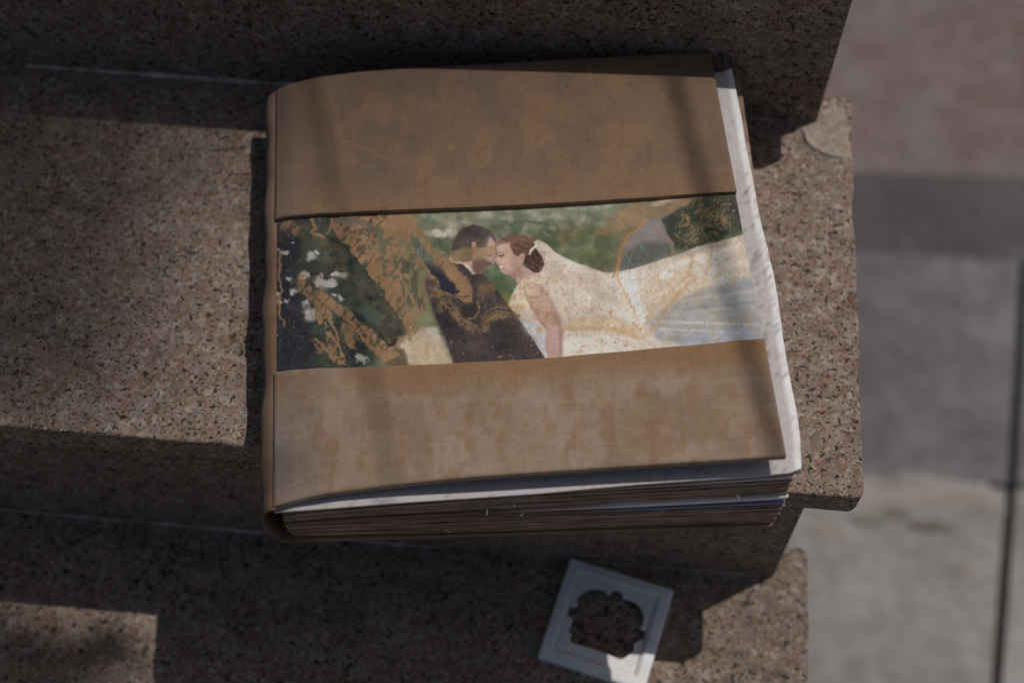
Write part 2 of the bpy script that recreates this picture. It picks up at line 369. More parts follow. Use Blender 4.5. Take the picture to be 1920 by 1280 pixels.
# sloping stair rails beside the flight: their shadows cross the album cover
def tube(name, a, b, r, mat, parent, n=14):
    a = Vector((np.array(a)*S).tolist()); b = Vector((np.array(b)*S).tolist()); d = b-a
    bm = bmesh.new(); bmesh.ops.create_cone(bm, cap_ends=True, segments=n, radius1=r*S, radius2=r*S, depth=d.length)
    bmesh.ops.transform(bm, matrix=Matrix.Translation((a+b)/2) @ d.to_track_quat('Z','Y').to_matrix().to_4x4(), verts=bm.verts)
    me = bpy.data.meshes.new(name); bm.to_mesh(me); bm.free(); return link(name, me, mat, parent, True)
rail = empty('stair_railing', (0.33*S, 1.2*S, G*S)); tag(rail, 'dark steel stair railing beside the granite steps, casting thin bar shadows on the album', 'railing')
def rail_bar(pa, pb, s_, r):
    a = np.array(at(*pa))+SUN*s_; b = np.array(at(*pb))+SUN*s_
    sl = 0.45; k_ = (b[1]-a[1])                      # bar falls with the stairs: slide each end along its sun ray
    mid = (a+b)/2; a = a+SUN*(0.5*abs(k_)*sl); b = b-SUN*(0.5*abs(k_)*sl)
    d = b-a; a2 = mid-d/np.linalg.norm(d)*2.6; b2 = mid+d/np.linalg.norm(d)*1.3
    tube('rail', a2, b2, r, STEEL, rail); return a2, b2
a2, b2 = rail_bar((1264,160,0.076), (1456,850,0.088), 1.6, 0.0044)
a3, b3 = rail_bar((590,170,0.062), (745,890,0.078), 1.5, 0.0020)
for q, w in ((a2,a3),(b2,b3)):
    tube('post', (q[0],q[1],G), (q[0],q[1],w[2]+0.02), 0.014, STEEL, rail)
    tube('bracket', (q[0],q[1],w[2]), w, 0.007, STEEL, rail)


# ------------------------------------------------------------------ unseen tree, added to dim the sun on the steps
def leaf_material():
    m = Mat('green_leaf', 0.5, 0.3); m.color(m.ramp(m.noise(3, 3).outputs[0], [(0.3, (0.05,0.085,0.03,1)), (0.7, (0.09,0.13,0.05,1))])); return m.m
def bark():
    m = Mat('grey_bark', 0.9, 0.2); n = m.noise(18, 5, 0.6, m.scaled(1,1,0.2)); m.color(m.ramp(n.outputs[0], [(0.3, (0.06,0.045,0.035,1)), (0.7, (0.16,0.13,0.10,1))])).bump(n.outputs[0], 0.02, 0.6); return m.m
def tree():
    root = empty('added_shade_tree', (5.4*S, 6.0*S, G*S)); tag(root, 'unseen leafy tree added to dim the sunlight over the granite steps', 'tree')
    BK = bark(); rg = np.random.default_rng(77)
    def limb(name, pts, r0, r1):
        n = 10; V = []; F = []
        for i,p in enumerate(pts):
            r = r0+(r1-r0)*i/(len(pts)-1)
            for k_ in range(n):
                t = 2*math.pi*k_/n; V.append(((p[0]+r*math.cos(t))*S, (p[1]+r*math.sin(t))*S, p[2]*S))
        for i in range(len(pts)-1):
            for k_ in range(n): F.append((i*n+k_, i*n+(k_+1)%n, (i+1)*n+(k_+1)%n, (i+1)*n+k_))
        me = bpy.data.meshes.new(name); me.from_pydata(V, [], F); me.update(); link(name, me, BK, root, True)
    limb('trunk', [(5.4,6.0,G),(5.42,5.95,1.5),(5.35,5.9,3.5),(5.3,5.7,6.0),(5.2,5.3,8.5),(5.1,4.8,10.5)], 0.22, 0.09)
    for e in ((4.6,3.4,11.0),(4.1,3.8,11.4),(4.9,3.7,12.6),(5.6,6.4,11.6),(6.2,5.2,12.2)):
        b0 = np.array((5.22,5.4,8.2)); e = np.array(e); limb('limb', [b0+(e-b0)*t+np.array((0.1*math.sin(t*5),0.06*math.sin(t*7),0.25*math.sin(t*3.1))) for t in np.linspace(0,1,7)], 0.06, 0.008)
    N = 76000
    g = np.stack([rg.uniform(-1.9,0.9,N), rg.uniform(-1.0,2.4,N), np.zeros(N)], -1); q = to_px(g); X, Y = q[:,0], q[:,1]
    tau = 3.0*sstep(440,20,X)*sstep(960,420,Y) + 0.50*sstep(480,120,Y)*sstep(1500,1150,X) + 0.9*np.exp(-((X-1800)/110)**2-((Y-900)/110)**2)  # leaf density shaped by the dimming wanted on each area
    tau = np.minimum(tau, 3.0)*np.where((X < -500)|(Y < -700)|(Y > 1600), 0.35, 1.0)
    keep = rg.random(N) < tau/0.00043*2.8*3.4/N
    P = g[keep]+SUN[None]*rg.uniform(10.5,13.5,(int(keep.sum()),1))
    # low bough added to dim the sun on the lower step's left
    bough = [(4.3,5.35,2.6),(1.5,4.2,2.9),(-1.3,2.6,3.2),(-1.5,1.0,3.3),(-1.1,0.1,3.2),(-0.55,-0.07,3.0)]
    limb('limb', [np.array((x,y,0.0))+SUN*h_ for x,y,h_ in bough], 0.05, 0.005)
    g2 = np.stack([rg.uniform(-1.6,-0.3,14000), rg.uniform(-0.6,0.1,14000), np.zeros(14000)], -1); q2 = to_px(g2); X2, Y2 = q2[:,0], q2[:,1]
    t2 = 3.0*sstep(848,890,Y2)*sstep(450,340,X2); k2 = rg.random(14000) < t2/0.00043*(1.3*0.7)/14000
    P = np.concatenate([P, g2[k2]+SUN[None]*rg.uniform(2.6,3.5,(int(k2.sum()),1))])
    V = []; F = []
    for p in P:
        L = rg.uniform(0.022,0.036); W = L*0.34; d = rg.normal(0,1,3); d[2] *= 0.35; d /= np.linalg.norm(d); e = np.cross(d, (0.2*rg.normal(),0.2*rg.normal(),1.0)); e /= np.linalg.norm(e); n_ = np.cross(d,e)*W*0.25
        i = len(V); V += [tuple((p-d*L)*S), tuple((p+e*W+n_)*S), tuple((p+d*L)*S), tuple((p-e*W+n_)*S)]; F += [(i,i+1,i+2),(i,i+2,i+3)]
    me = bpy.data.meshes.new('crown'); me.from_pydata(V, [], F); me.update(); link('crown', me, leaf_material(), root)
tree()

# ------------------------------------------------------------------ noise and painting tools for the print
class Paint:
    def __init__(self, X, Y, base):
        self.X, self.Y = X, Y; self.c = np.empty(X.shape+(3,)); self.c[:] = base; self.wx = self.wy = 0
    def warp(self, amp, size, seed):
        if amp == 0: self.wx = self.wy = 0
        else:
            self.wx = (fbm(self.X,self.Y,size,seed,5,0.6)-0.5)*2.6*amp; self.wy = (fbm(self.X,self.Y,size,seed+40,5,0.6)-0.5)*2.6*amp
    def xy(self): return self.X+self.wx, self.Y+self.wy
    def sd(self, poly, closed=True):
        X, Y = self.xy(); p = np.asarray(poly, float); d = np.full(X.shape, 1e9); ins = np.zeros(X.shape, bool); n = len(p)
        m = (X > p[:,0].min()-40)&(X < p[:,0].max()+40)&(Y > p[:,1].min()-40)&(Y < p[:,1].max()+40)
        x = X[m]; y = Y[m]; dd = np.full(x.shape, 1e9); ii = np.zeros(x.shape, bool)
        for i in range(n if closed else n-1):
            a = p[i]; b = p[(i+1)%n]; e = b-a; L = e@e+1e-9
            t = np.clip(((x-a[0])*e[0]+(y-a[1])*e[1])/L, 0, 1)
            dd = np.minimum(dd, np.hypot(x-a[0]-t*e[0], y-a[1]-t*e[1]))
            if closed and a[1] != b[1]:
                c = (a[1] > y) != (b[1] > y)
                ii ^= c & (x < (b[0]-a[0])*(y-a[1])/(b[1]-a[1])+a[0])
        d[m] = np.where(ii, -dd, dd) if closed else dd
        return d
    def put(self, colr, a):
        a = np.clip(a, 0, 1)[...,None]; self.c = self.c*(1-a)+np.asarray(colr, float)*a
    def poly(self, pts, colr, alpha=1.0, soft=1.5): self.put(colr, alpha*sstep(soft, -soft, self.sd(pts)))
    def line(self, pts, w, colr, alpha=1.0, soft=1.5): self.put(colr, alpha*sstep(w+soft, w-soft, self.sd(pts, False)))
    def blob(self, x, y, rx, ry, colr, alpha=1.0, soft=0.35, rot=0):
        X, Y = self.xy(); c, s = math.cos(rot), math.sin(rot); u = (X-x)*c+(Y-y)*s; v = -(X-x)*s+(Y-y)*c
        self.put(colr, alpha*sstep(1+soft, 1-soft, np.hypot(u/rx, v/ry)))
def z1(*p): return [(490+a/3.368, 340+b/3.368) for a,b in p]
def z2(*p): return [(780+a/4.0, 380+b/4.0) for a,b in p]
def z3(*p): return [(980+a/3.368, 340+b/3.368) for a,b in p]

def paint_print(X, Y):
    n_l = fbm(X,Y,70,1); n_m = fbm(X,Y,24,2); n_s = fbm(X,Y,9,3); n_f = fbm(X,Y,4.0,4,2)
    g = Paint(X, Y, (98,104,86))
    # leafy out-of-focus garden
    g.put((76,88,68), sstep(0.45,0.62,n_l)); g.put((128,130,110), sstep(0.52,0.72,n_m)*0.7); g.put((60,72,58), sstep(0.52,0.36,n_m)*0.7)
    r = np.random.default_rng(5)
    pal = [(122,124,104),(104,110,84),(84,98,72),(66,80,62),(92,96,70),(138,136,118)]
    for _ in range(190):
        x = r.uniform(760,1330); y = r.uniform(360,540); g.blob(x, y, r.uniform(3,11), r.uniform(3,9), pal[r.integers(6)], 0.5, 0.55, r.uniform(0,3))
    band = sstep(452,395,Y+0.06*(X-900)+18*(n_m-0.5))
    g.put((134,134,120), band*0.55)
    pal = [(188,180,164),(168,162,146),(150,152,134),(106,116,96),(78,92,76),(118,122,100)]
    for _ in range(170):
        x = r.uniform(765,1200); y = r.uniform(372,440)-0.05*(x-900); g.blob(x, y, r.uniform(4,11), r.uniform(3,7), pal[r.integers(6)], 0.42, 0.9, r.uniform(-0.6,0.6))
    g.warp(6,20,60)
    g.line(z2((560,190),(700,165),(850,140),(1000,150)), 3, (72,84,72), 0.7, 3)
    for q in ((150,225,26,16),(270,225,28,20),(195,240,20,14)): g.blob(780+q[0]/4,380+q[1]/4,q[2]/3,q[3]/3,(196,188,170),0.85,0.6)
    g.poly(z2((500,520),(600,480),(640,520),(720,540),(760,600),(700,700),(680,760),(600,640)), (78,92,66), 0.7, 8)
    g.blob(948,558,18,9,(112,118,72),0.6,0.8); g.blob(935,512,16,8,(96,120,104),0.6,0.8); g.blob(925,540,14,12,(58,82,56),0.6,0.8)
    g.poly(z3((100,370),(330,280),(560,250),(640,330),(590,560),(520,575),(300,500),(180,430)), (86,96,64), 0.45, 14)
    for q in ((250,420,30,26),(320,340,34,20),(420,430,40,26),(500,510,30,20),(400,330,24,16)): g.blob(980+q[0]/3.368,340+q[1]/3.368,q[2]/3,q[3]/3,(114,120,82) if q[0]%100 else (66,82,58),0.5,0.8)
    # dark bushes with pale flowers on the left
    g.warp(10,30,70)
    g.poly(z1((40,180),(800,180),(880,420),(900,800),(960,880),(860,1010),(560,1220),(40,1240)), (44,51,48), 0.95, 10)
    g.put((64,74,62), sstep(0.5,0.68,n_m)*sstep(745,690,X)*0.7); g.put((34,38,44), sstep(0.5,0.34,n_m)*sstep(745,690,X)*0.8)
    g.poly(z1((40,180),(190,180),(190,700),(330,900),(300,1240),(40,1240)), (40,43,52), 0.85, 12)
    g.poly(z1((600,780),(760,800),(800,880),(700,900)), (82,92,84), 0.6, 8)
    g.warp(7,9,80)
    for x,y,a,b in ((105,435,20,10),(148,455,25,15),(310,465,28,34),(360,625,40,34),(430,650,52,36),(490,590,46,22),(455,590,28,18),(275,600,28,28),(205,700,30,20),(175,615,18,15),(280,775,28,20),(310,840,38,46),(495,740,18,14),(460,720,16,12),(365,880,14,10),(160,750,20,11),(110,760,18,11),(85,715,12,15),(635,1120,36,28),(605,1100,15,12),(1120,330,38,24),(1205,320,34,24),(625,280,26,14),(200,390,13,10),(660,350,16,12),(350,440,16,12)):
        g.blob(490+x/3.368,340+y/3.368,a/3.5,b/3.5,(180,177,170),0.9,0.5); 
    g.blob(490+315/3.368,340+850/3.368,5,6,(90,84,78),0.5,0.6)
    # sunny path and grass between bushes and groom
    g.warp(5,18,90)
    g.poly(z1((960,520),(1060,560),(1100,700),(1110,900),(960,900),(900,760),(880,600)), (90,94,70), 0.8, 10)
    g.poly(z1((940,800),(1060,800),(1110,900),(1120,960),(960,980)), (118,124,94), 0.85, 9)
    g.poly(z1((860,1030),(960,950),(1050,930),(1110,920),(1215,1160),(900,1170)), (180,166,142), 0.95, 7)
    g.poly(z1((1040,930),(1110,920),(1130,980),(1060,1000)), (178,172,160), 0.8, 5)
    g.poly(z1((780,1110),(850,1030),(905,1060),(940,1180),(780,1180)), (84,72,60), 0.9, 5)
    g.blob(800,655,4,14,(168,130,84),0.6,0.6)
    g.warp(0,1,1)
    # right of the bride: grey sky gap, dark shrubs
    g.poly(z3((600,560),(640,400),(760,250),(900,190),(990,250),(960,420),(860,500),(700,550)), (124,116,116), 0.9, 8)
    g.poly(z3((650,450),(760,380),(930,390),(960,450),(840,490),(700,540),(610,550)), (74,80,74), 0.85, 7)
    for q in (((700,430),(660,530)),((740,400),(790,470)),((640,440),(700,540))): g.line(z3(*q), 1.6, (98,112,104), 0.7, 2)
    g.warp(5,16,95)
    g.poly(z3((870,240),(1050,140),(1160,70),(1360,50),(1400,310),(1250,375),(1100,425),(990,450),(940,380)), (48,54,46), 0.95, 5)
    g.put((74,84,66), sstep(0.52,0.7,n_m)*sstep(1250,1290,X)*sstep(470,440,Y)*0.6)
    g.warp(0,1,1)
    # veil and gown
    veil = z2((875,300),(912,280),(980,310),(1040,368),(1130,420),(1200,450),(1290,478))+z3((400,540),(530,578),(600,570),(700,552),(850,502),(1000,455),(1100,415),(1250,378),(1420,330),(1560,1100),(0,1160),(20,1000),(40,880),(20,650),(30,560),(110,470),(75,400))
    g.poly(veil, (198,188,177), 1.0, 2.2)
    inv = sstep(2,-2,g.sd(veil))
    g.put((188,174,156), inv*sstep(0.45,0.7,n_l)*0.6); g.put((208,200,192), inv*sstep(0.5,0.3,n_l)*0.6); g.put((186,170,148), inv*sstep(0.5,0.7,n_m)*0.35)
    g.poly(z3((60,860),(250,930),(700,1000),(700,1110),(0,1160)), (208,200,192), 0.7, 8)
    g.poly(z3((780,890),(920,790),(1100,690),(1410,605),(1480,600),(1560,1060),(1150,1060),(850,1000)), (146,148,148), 0.95, 8)
    for a,b,w,cc in (((830,885),(1500,905),2.2,(186,184,178)),((840,930),(1500,960),2.6,(180,180,178)),((950,760),(1470,690),2.4,(172,172,166)),((1050,800),(1500,760),3,(128,132,138)),((880,850),(1300,800),2.5,(160,158,150)),((1250,700),(1480,640),4,(136,140,146)),((900,960),(1500,1000),3,(158,164,176))):
        g.line(z3(a,b), w, cc, 0.75, 3)
    g.poly(z3((1000,1000),(1180,960),(1530,900),(1560,1060),(1000,1070)), (146,152,166), 0.6, 7)
    for a,b in (((260,980),(420,1100)),((380,960),(640,1080)),((520,960),(760,1060)),((620,950),(900,1050))): g.line(z3(a,b), 1.6, (176,168,160), 0.6, 2.5)
    g.poly(z3((605,590),(705,558),(725,640),(745,760),(790,810),(770,880),(735,900),(690,790),(640,690)), (204,206,202), 0.9, 2)
    g.blob(980+905/3.368,340+592/3.368,13,9,(226,218,206),0.9,0.4)
    g.blob(980+1270/3.368,340+560/3.368,22,30,(186,190,184),0.55,0.6)
    # bride
    skin = (178,150,136)
    g.warp(1.2,5,170)
    g.poly(z2((690,765),(718,690),(758,620),(830,565),(960,570),(985,582),(980,598),(900,600),(842,592),(812,620),(806,660),(830,720),(870,800),(920,880),(985,960),(990,1150),(968,1150),(880,1030),(780,890)), (200,188,168), 1, 2)
    g.poly(z2((780,880),(930,900),(985,960),(990,1150),(966,1150),(880,1030)), (178,182,188), 0.9, 5)
    g.poly(z2((715,560),(800,480),(850,500),(900,528),(960,560),(940,585),(850,570),(800,598),(768,614),(752,590),(745,560)), (182,154,140), 1, 1.8)
    g.poly(z2((765,600),(790,520),(830,500),(800,560)), (168,132,118), 0.6, 3)
    g.line(z2((800,590),(850,562),(920,572),(980,585)), 2.6, (198,184,156), 0.9, 1.6)
    g.poly(z2((808,618),(848,592),(905,602),(960,640),(1010,715),(1052,810),(1080,900),(1100,980),(1097,1080),(1092,1160),(983,1165),(986,1040),(985,960),(920,880),(870,790),(825,705)), (180,152,138), 1, 2)
    g.line(z2((812,640),(830,705),(872,785),(922,872),(984,950),(984,1100)), 3.5, (148,112,98), 0.55, 4)
    g.poly(z2((880,740),(960,770),(1050,830),(1065,880),(1040,930),(960,880),(900,800)), (164,128,100), 0.6, 4)
    g.poly(z2((985,950),(1100,940),(1095,1160),(984,1160)), (162,136,134), 0.6, 5)
    g.poly(z2((600,318),(640,290),(715,285),(760,400),(790,380),(822,400),(822,440),(792,455),(802,485),(760,512),(722,548),(690,540),(662,532),(638,518),(630,490),(620,468),(592,448),(584,436),(596,415),(608,392),(606,360)), skin, 1, 1.2)
    g.blob(780+690/4,380+440/4,9,11,(198,162,148),0.7,0.8); g.blob(780+740/4,380+500/4,14,8,(158,122,108),0.5,0.9,-0.6)
    g.poly(z2((604,330),(618,285),(680,250),(750,234),(820,244),(868,276),(888,312),(872,350),(846,388),(805,372),(768,402),(738,392),(716,352),(700,300),(655,306),(622,320)), (90,66,56), 1, 2)
    for a,b in (((640,290),(800,300)),((680,262),(850,330)),((730,250),(860,300)),((720,330),(800,365)),((700,295),(780,340))): g.line(z2(a,b), 1.0, (140,104,84), 0.6, 1.2)
    for a,b in (((660,275),(790,262)),((740,380),(820,340)),((730,310),(840,355))): g.line(z2(a,b), 0.8, (66,46,40), 0.7, 1.2)
    g.poly(z2((815,402),(850,388),(902,348),(940,400),(962,470),(935,522),(890,526),(840,492),(808,450)), (58,41,38), 1, 1.8)
    for a,b in (((830,420),(930,480)),((850,400),(900,510)),((880,390),(945,450)),((820,450),(910,505))): g.line(z2(a,b), 0.9, (112,82,68), 0.7, 1.0)
    g.line(z2((852,385),(868,350),(905,318)), 1.8, (216,206,194), 0.95, 1)
    g.blob(780+795/4,380+412/4,5,8,(192,154,138),0.95,0.4,0.3); g.blob(780+797/4,380+414/4,2.4,4.5,(150,108,94),0.8,0.5,0.3); g.blob(780+786/4,380+452/4,1.3,1.6,(220,212,200),0.9,0.4)
    g.line(z2((613,374),(632,366),(655,376)), 0.8, (88,62,54), 0.85, 0.9)
    g.line(z2((622,392),(640,398),(658,392)), 1.3, (44,32,32), 0.95, 0.9); g.blob(780+638/4,380+403/4,4.5,2.4,(128,92,84),0.7,0.7)
    g.line(z2((592,446),(606,448),(616,440)), 0.8, (140,100,90), 0.8, 0.9)
    g.poly(z2((622,470),(640,474),(668,462),(660,482),(640,492),(626,486)), (216,202,192), 0.95, 0.8)
    g.line(z2((620,469),(640,472),(670,459)), 0.7, (150,88,82), 0.9, 0.7); g.line(z2((626,488),(642,494),(662,484)), 0.9, (158,96,90), 0.9, 0.7)
    # groom
    suit = z2((90,690),(60,600),(110,480),(225,430),(330,440),(400,480),(440,520),(490,528),(545,582),(610,660),(690,770),(780,890),(880,1030),(980,1180),(290,1230),(240,1075),(190,950),(140,835))
    g.poly(suit, (58,53,56), 1, 2.2)
    ins = sstep(1,-3,g.sd(suit))
    g.put((66,58,58), ins*sstep(0.5,0.7,n_m)*0.6); g.put((36,32,37), ins*sstep(0.48,0.34,n_m)*0.7)
    g.poly(z2((225,440),(262,400),(300,430),(350,445),(430,430),(445,525),(400,490),(330,460)), (190,162,142), 1, 1.5)
    g.poly(z2((318,440),(360,452),(425,490),(446,535),(420,540),(370,480)), (214,198,176), 0.95, 1.5)
    g.poly(z2((420,300),(548,250),(578,268),(600,318),(603,380),(594,408),(584,436),(583,458),(560,474),(520,470),(490,530),(450,532),(426,500)), (172,145,132), 1, 2)
    g.poly(z2((418,440),(460,422),(506,420),(548,436),(574,448),(566,466),(540,476),(512,486),(500,512),(478,530),(450,536),(428,508)), (98,76,70), 0.85, 4)
    g.line(z2((528,460),(548,460),(562,464)), 1.6, (74,52,50), 0.85, 1.5)
    g.line(z2((545,402),(556,396),(566,400)), 0.9, (82,60,54), 0.8, 0.9)
    g.poly(z2((264,355),(280,296),(310,236),(358,186),(430,164),(502,178),(562,214),(600,260),(611,322),(600,322),(577,270),(548,250),(544,290),(528,336),(455,338),(444,300),(424,296),(414,332),(360,330),(310,348),(280,362)), (54,48,48), 1, 2.2)
    g.poly(z2((290,330),(330,260),(420,250),(530,270),(528,336),(455,338),(440,300),(424,296),(412,330),(350,332)), (84,76,76), 0.7, 7)
    g.blob(780+434/4,380+316/4,4.5,6,(172,134,120),0.95,0.4,-0.2)
    g.warp(0,1,1)
    for x,y,rx,ry,c_,al,ro in ((560,300,10,14,(196,166,150),0.5,0.2),(590,430,5,5,(150,116,104),0.5,0),(470,480,12,14,(80,58,54),0.4,0.3),(520,215,20,10,(92,84,84),0.5,0.5),(330,260,14,18,(50,44,44),0.5,0.8),(640,330,10,8,(196,168,152),0.6,0),(700,480,12,10,(196,164,150),0.5,0.4),(760,470,9,16,(148,118,106),0.5,-0.5),(745,545,14,7,(140,108,96),0.55,-0.5),(620,425,4,5,(196,170,156),0.6,0),
                               (780,265,20,6,(136,104,88),0.5,0.15),(690,275,12,5,(120,90,76),0.5,-0.3),(900,440,12,16,(54,38,36),0.5,0.3),(870,650,10,16,(202,174,158),0.6,-0.4),(960,780,10,24,(196,168,150),0.5,-0.45),(1060,860,6,26,(140,112,100),0.55,-0.35),(1040,1060,12,26,(176,152,148),0.5,0),(1086,1060,4,30,(128,104,102),0.5,0),
                               (400,1000,30,50,(60,55,58),0.5,-0.4),(250,950,14,40,(38,34,37),0.6,-0.4),(700,980,40,30,(42,37,40),0.6,0.7),(820,1080,30,16,(62,56,58),0.5,0.8),(560,680,14,20,(64,58,60),0.5,-0.6),(800,720,10,22,(188,172,148),0.5,0.3),(860,930,14,14,(196,198,202),0.5,0.7)):
        g.blob(780+x/4,380+y/4,rx,ry,c_,al,0.95,ro)
    g.line(z2((470,560),(560,700),(700,900),(880,1120)), 1.2, (70,64,66), 0.45, 3); g.line(z2((250,800),(330,960),(420,1150)), 1.5, (34,30,33), 0.6, 4)
    # ---- river mud dried on the print
    mud = (139,110,82); mud_d = (118,94,69)
    tone = fbm(X,Y,40,8); streak = fbm(X*0.8+Y*0.6,(Y-X)*0.18,6,301,4)
    def mudpoly(pts, alpha=1.0, soft=1.4, hole=0.5, size=5.0, seed=11):
        hn = fbm(X,Y,size,seed,4)*0.6+streak*0.4; d_ = g.sd(pts); m_ = sstep(soft,-soft,d_)*alpha
        thin = sstep(-1,-9,d_)                         # thick in the middle, thinner and holed towards the rim
        m_ = m_*np.maximum(sstep(hole-0.08, hole+0.10, hn), 0.35*thin) if hole > 0 else m_
        g.put(np.array(mud)*(0.84+0.22*tone[...,None]+0.16*(streak[...,None]-0.5)), m_)
        g.put(mud_d, sstep(7,0,np.abs(d_-2))*sstep(0.52,0.66,fbm(X,Y,3.5,seed+60,3))*0.5*alpha)
        g.put((88,70,52), sstep(1.6,0,np.abs(d_+0.5))*sstep(0.45,0.6,hn)*0.35*alpha)
    g.warp(7,30,104)
    wash = z1((560,260),(980,225),(1040,350),(1190,520),(1090,630),(1040,600),(1060,800),(980,900),(900,900),(700,600))
    g.put(np.array(mud), sstep(10,-14,g.sd(wash))*(0.25+0.6*sstep(0.40,0.58,streak)))
    g.warp(5,14,100)
    mudpoly(z1((450,235),(560,228),(700,212),(985,205),(992,270),(1035,345),(1110,430),(1200,520),(1290,590),(1335,690),(1322,765),(1270,760),(1230,725),(1160,705),(1085,625),(1040,560),(1010,530),(960,430),(920,370),(880,370),(872,420),(885,530),(872,640),(905,760),(962,880),(995,935),(930,985),(880,900),(800,770),(720,640),(640,540),(560,450),(500,380),(450,320)), 0.95, 1.2, 0.42, 5)
    g.put((78,86,70), sstep(3,-6,g.sd(z1((640,290),(760,300),(830,380),(880,600),(840,680),(760,560),(640,380))))*sstep(0.50,0.60,fbm(X,Y*0.6,7,31,3))*0.8)
    g.put((66,70,60), sstep(3,-6,g.sd(z1((880,480),(960,520),(1020,640),(1050,820),(930,800),(870,640))))*sstep(0.44,0.54,fbm(X,Y*0.5,6,33,3))*0.75)
    for _ in range(70):
        x = r.uniform(600,740); y = r.uniform(405,640); a_ = r.uniform(0.6,1.6); L_ = r.uniform(3,11)
        g.line([(x,y),(x+L_*math.cos(a_)*0.6+r.uniform(-2,2),y+L_*math.sin(a_))], 0.35, (74,70,58), 0.55*float(r.random()>0.2), 0.9)
    g.poly(z1((445,235),(600,232),(780,300),(730,305),(600,275),(470,262)), (86,84,78), 0.75, 2)
    mudpoly(z1((235,600),(290,590),(305,660),(400,700),(540,800),(640,905),(735,955),(845,1035),(880,1110),(780,1140),(700,1070),(620,965),(520,860),(430,812),(415,900),(470,1000),(545,1160),(470,1165),(425,1060),(415,960),(355,880),(315,760),(235,690)), 0.92, 1.5, 0.42, 6, 14)
    mudpoly(z1((500,880),(560,900),(620,1000),(610,1070),(540,1040)), 0.85, 2, 0.4, 6, 15)
    mudpoly(z1((650,1040),(760,1000),(860,980),(930,960),(960,990),(880,1010),(800,1090),(690,1080)), 0.8, 2, 0.42, 6, 16)
    mudpoly(z1((320,1000),(420,1040),(470,1100),(440,1130),(360,1090)), 0.7, 2, 0.45, 6, 17)
    mudpoly(z1((110,240),(180,240),(260,300),(240,360),(160,330),(120,360)), 0.85, 1.5, 0.45, 6, 18)
    for pts, w in ((((310,225),(330,270),(350,300),(320,325)),3.0),(((455,240),(440,300),(400,350),(330,340)),2.2),(((118,470),(122,640),(112,830),(140,915)),2.4),(((420,820),(470,950),(500,1100)),2.2),(((340,990),(400,1060),(450,1110)),2.4),(((560,880),(650,1010),(720,1080)),2.4),(((860,560),(930,700),(1000,850)),2)):
        g.line(z1(*pts), w, mud, 0.85, 1.4)
    # screen-like dotted residue
    dots = (np.sin((X*0.92+Y*0.4)*1.25)*np.sin((Y*0.92-X*0.4)*1.25)) > 0.15
    for pts, al in ((z1((330,350),(450,340),(560,480),(560,620),(480,640),(400,470)),0.75),(z1((520,560),(640,560),(760,760),(700,800),(560,720)),0.6),(z1((160,250),(320,260),(320,330),(200,320)),0.7),(z1((700,760),(820,760),(870,900),(800,1000),(740,930)),0.7),(z1((150,770),(260,770),(260,830),(160,820)),0.5)):
        g.put(mud_d, sstep(6,-8,g.sd(pts))*dots*al*sstep(0.35,0.55,n_s))
    g.poly(z1((720,930),(790,890),(850,960),(830,1040),(800,1040)), (62,56,50), 0.75, 2.5)
    g.line(z1((745,950),(805,1045),(850,990)), 1.8, (34,30,32), 0.9, 1.2)
    # dark edge along the big streak
    g.line(z1((400,340),(500,390),(570,460),(650,560),(740,670),(820,790),(880,890),(915,945)), 2.2, (40,44,42), 0.75, 1.6)
    # gash that shows the print through the mud
    g.warp(4.5,9,110)
    gash = z2((-40,215),(0,270),(30,305),(62,345),(80,385),(122,405),(134,445),(168,480),(202,512),(242,566),(272,592),(302,622),(322,668),(285,688),(240,672),(180,636),(172,598),(108,520),(58,440),(8,372),(-20,330))
    g.poly(gash, (82,92,78), 1, 1.0); g.poly(gash, (36,38,50), sstep(486,512,Y-0.35*(X-810)), 1.2)
    g.put((112,126,112), sstep(0,-3,g.sd(gash))*sstep(0.55,0.7,n_s)*sstep(500,470,Y)*0.8)
    # swirls on the suit
    g.warp(4,16,120)
    hn = fbm(X,Y,2.6,44,3)*0.5+fbm(X,Y,11,45,3)*0.5
    swirl = z2((95,640),(150,620),(220,690),(285,742),(335,830),(392,880),(440,920),(500,908),(540,862),(600,832),(690,815),(740,850),(700,858),(620,868),(575,892),(545,950),(500,988),(430,982),(350,930),(270,850),(205,760),(130,730))
    g.put((124,100,72), sstep(6,-4,g.sd(swirl))*sstep(0.34,0.56,hn)*0.85)
    g.put((124,98,68), sstep(8,-6,g.sd(z2((470,600),(560,580),(640,690),(760,870),(640,850),(540,870),(490,880),(505,780),(490,700))))*sstep(0.42,0.62,hn)*0.55)
    g.put((104,84,62), sstep(8,-6,g.sd(z2((440,620),(530,590),(590,650),(520,690),(450,690))))*0.65)
    g.put((128,102,70), sstep(8,-4,g.sd(z2((100,640),(160,640),(230,760),(230,840),(150,800))))*sstep(0.44,0.62,hn)*0.6)
    for k_ in range(5):
        o_ = 14*k_; g.line(z2((770,870-o_*0.6),(680,842-o_),(600,842-o_),(540,880-o_*1.1),(500,915-o_)), 0.9, (126,103,76) if k_%2==0 else (62,54,50), 0.7, 1.2)
    g.blob(780+395/4,380+815/4,13,14,(44,39,40),0.92,0.5); g.line(z2((430,660),(462,740),(470,810),(440,860),(400,872)), 1.7, (124,98,68), 0.8, 1.5)
    g.line(z2((340,480),(400,540),(440,640),(450,720)), 4, (54,50,54), 0.8, 2.5)
    mudpoly(z2((215,430),(300,480),(350,520),(380,580),(420,660),(415,735),(350,742),(290,700),(330,670),(300,600),(240,550),(200,500)), 0.95, 1.2, 0.28, 5, 21)
    g.line(z2((310,700),(350,712),(395,700)), 1.2, (40,36,38), 0.8, 1); g.line(z2((270,730),(320,735),(350,760),(300,745)), 1.3, (40,36,38), 0.8, 1)
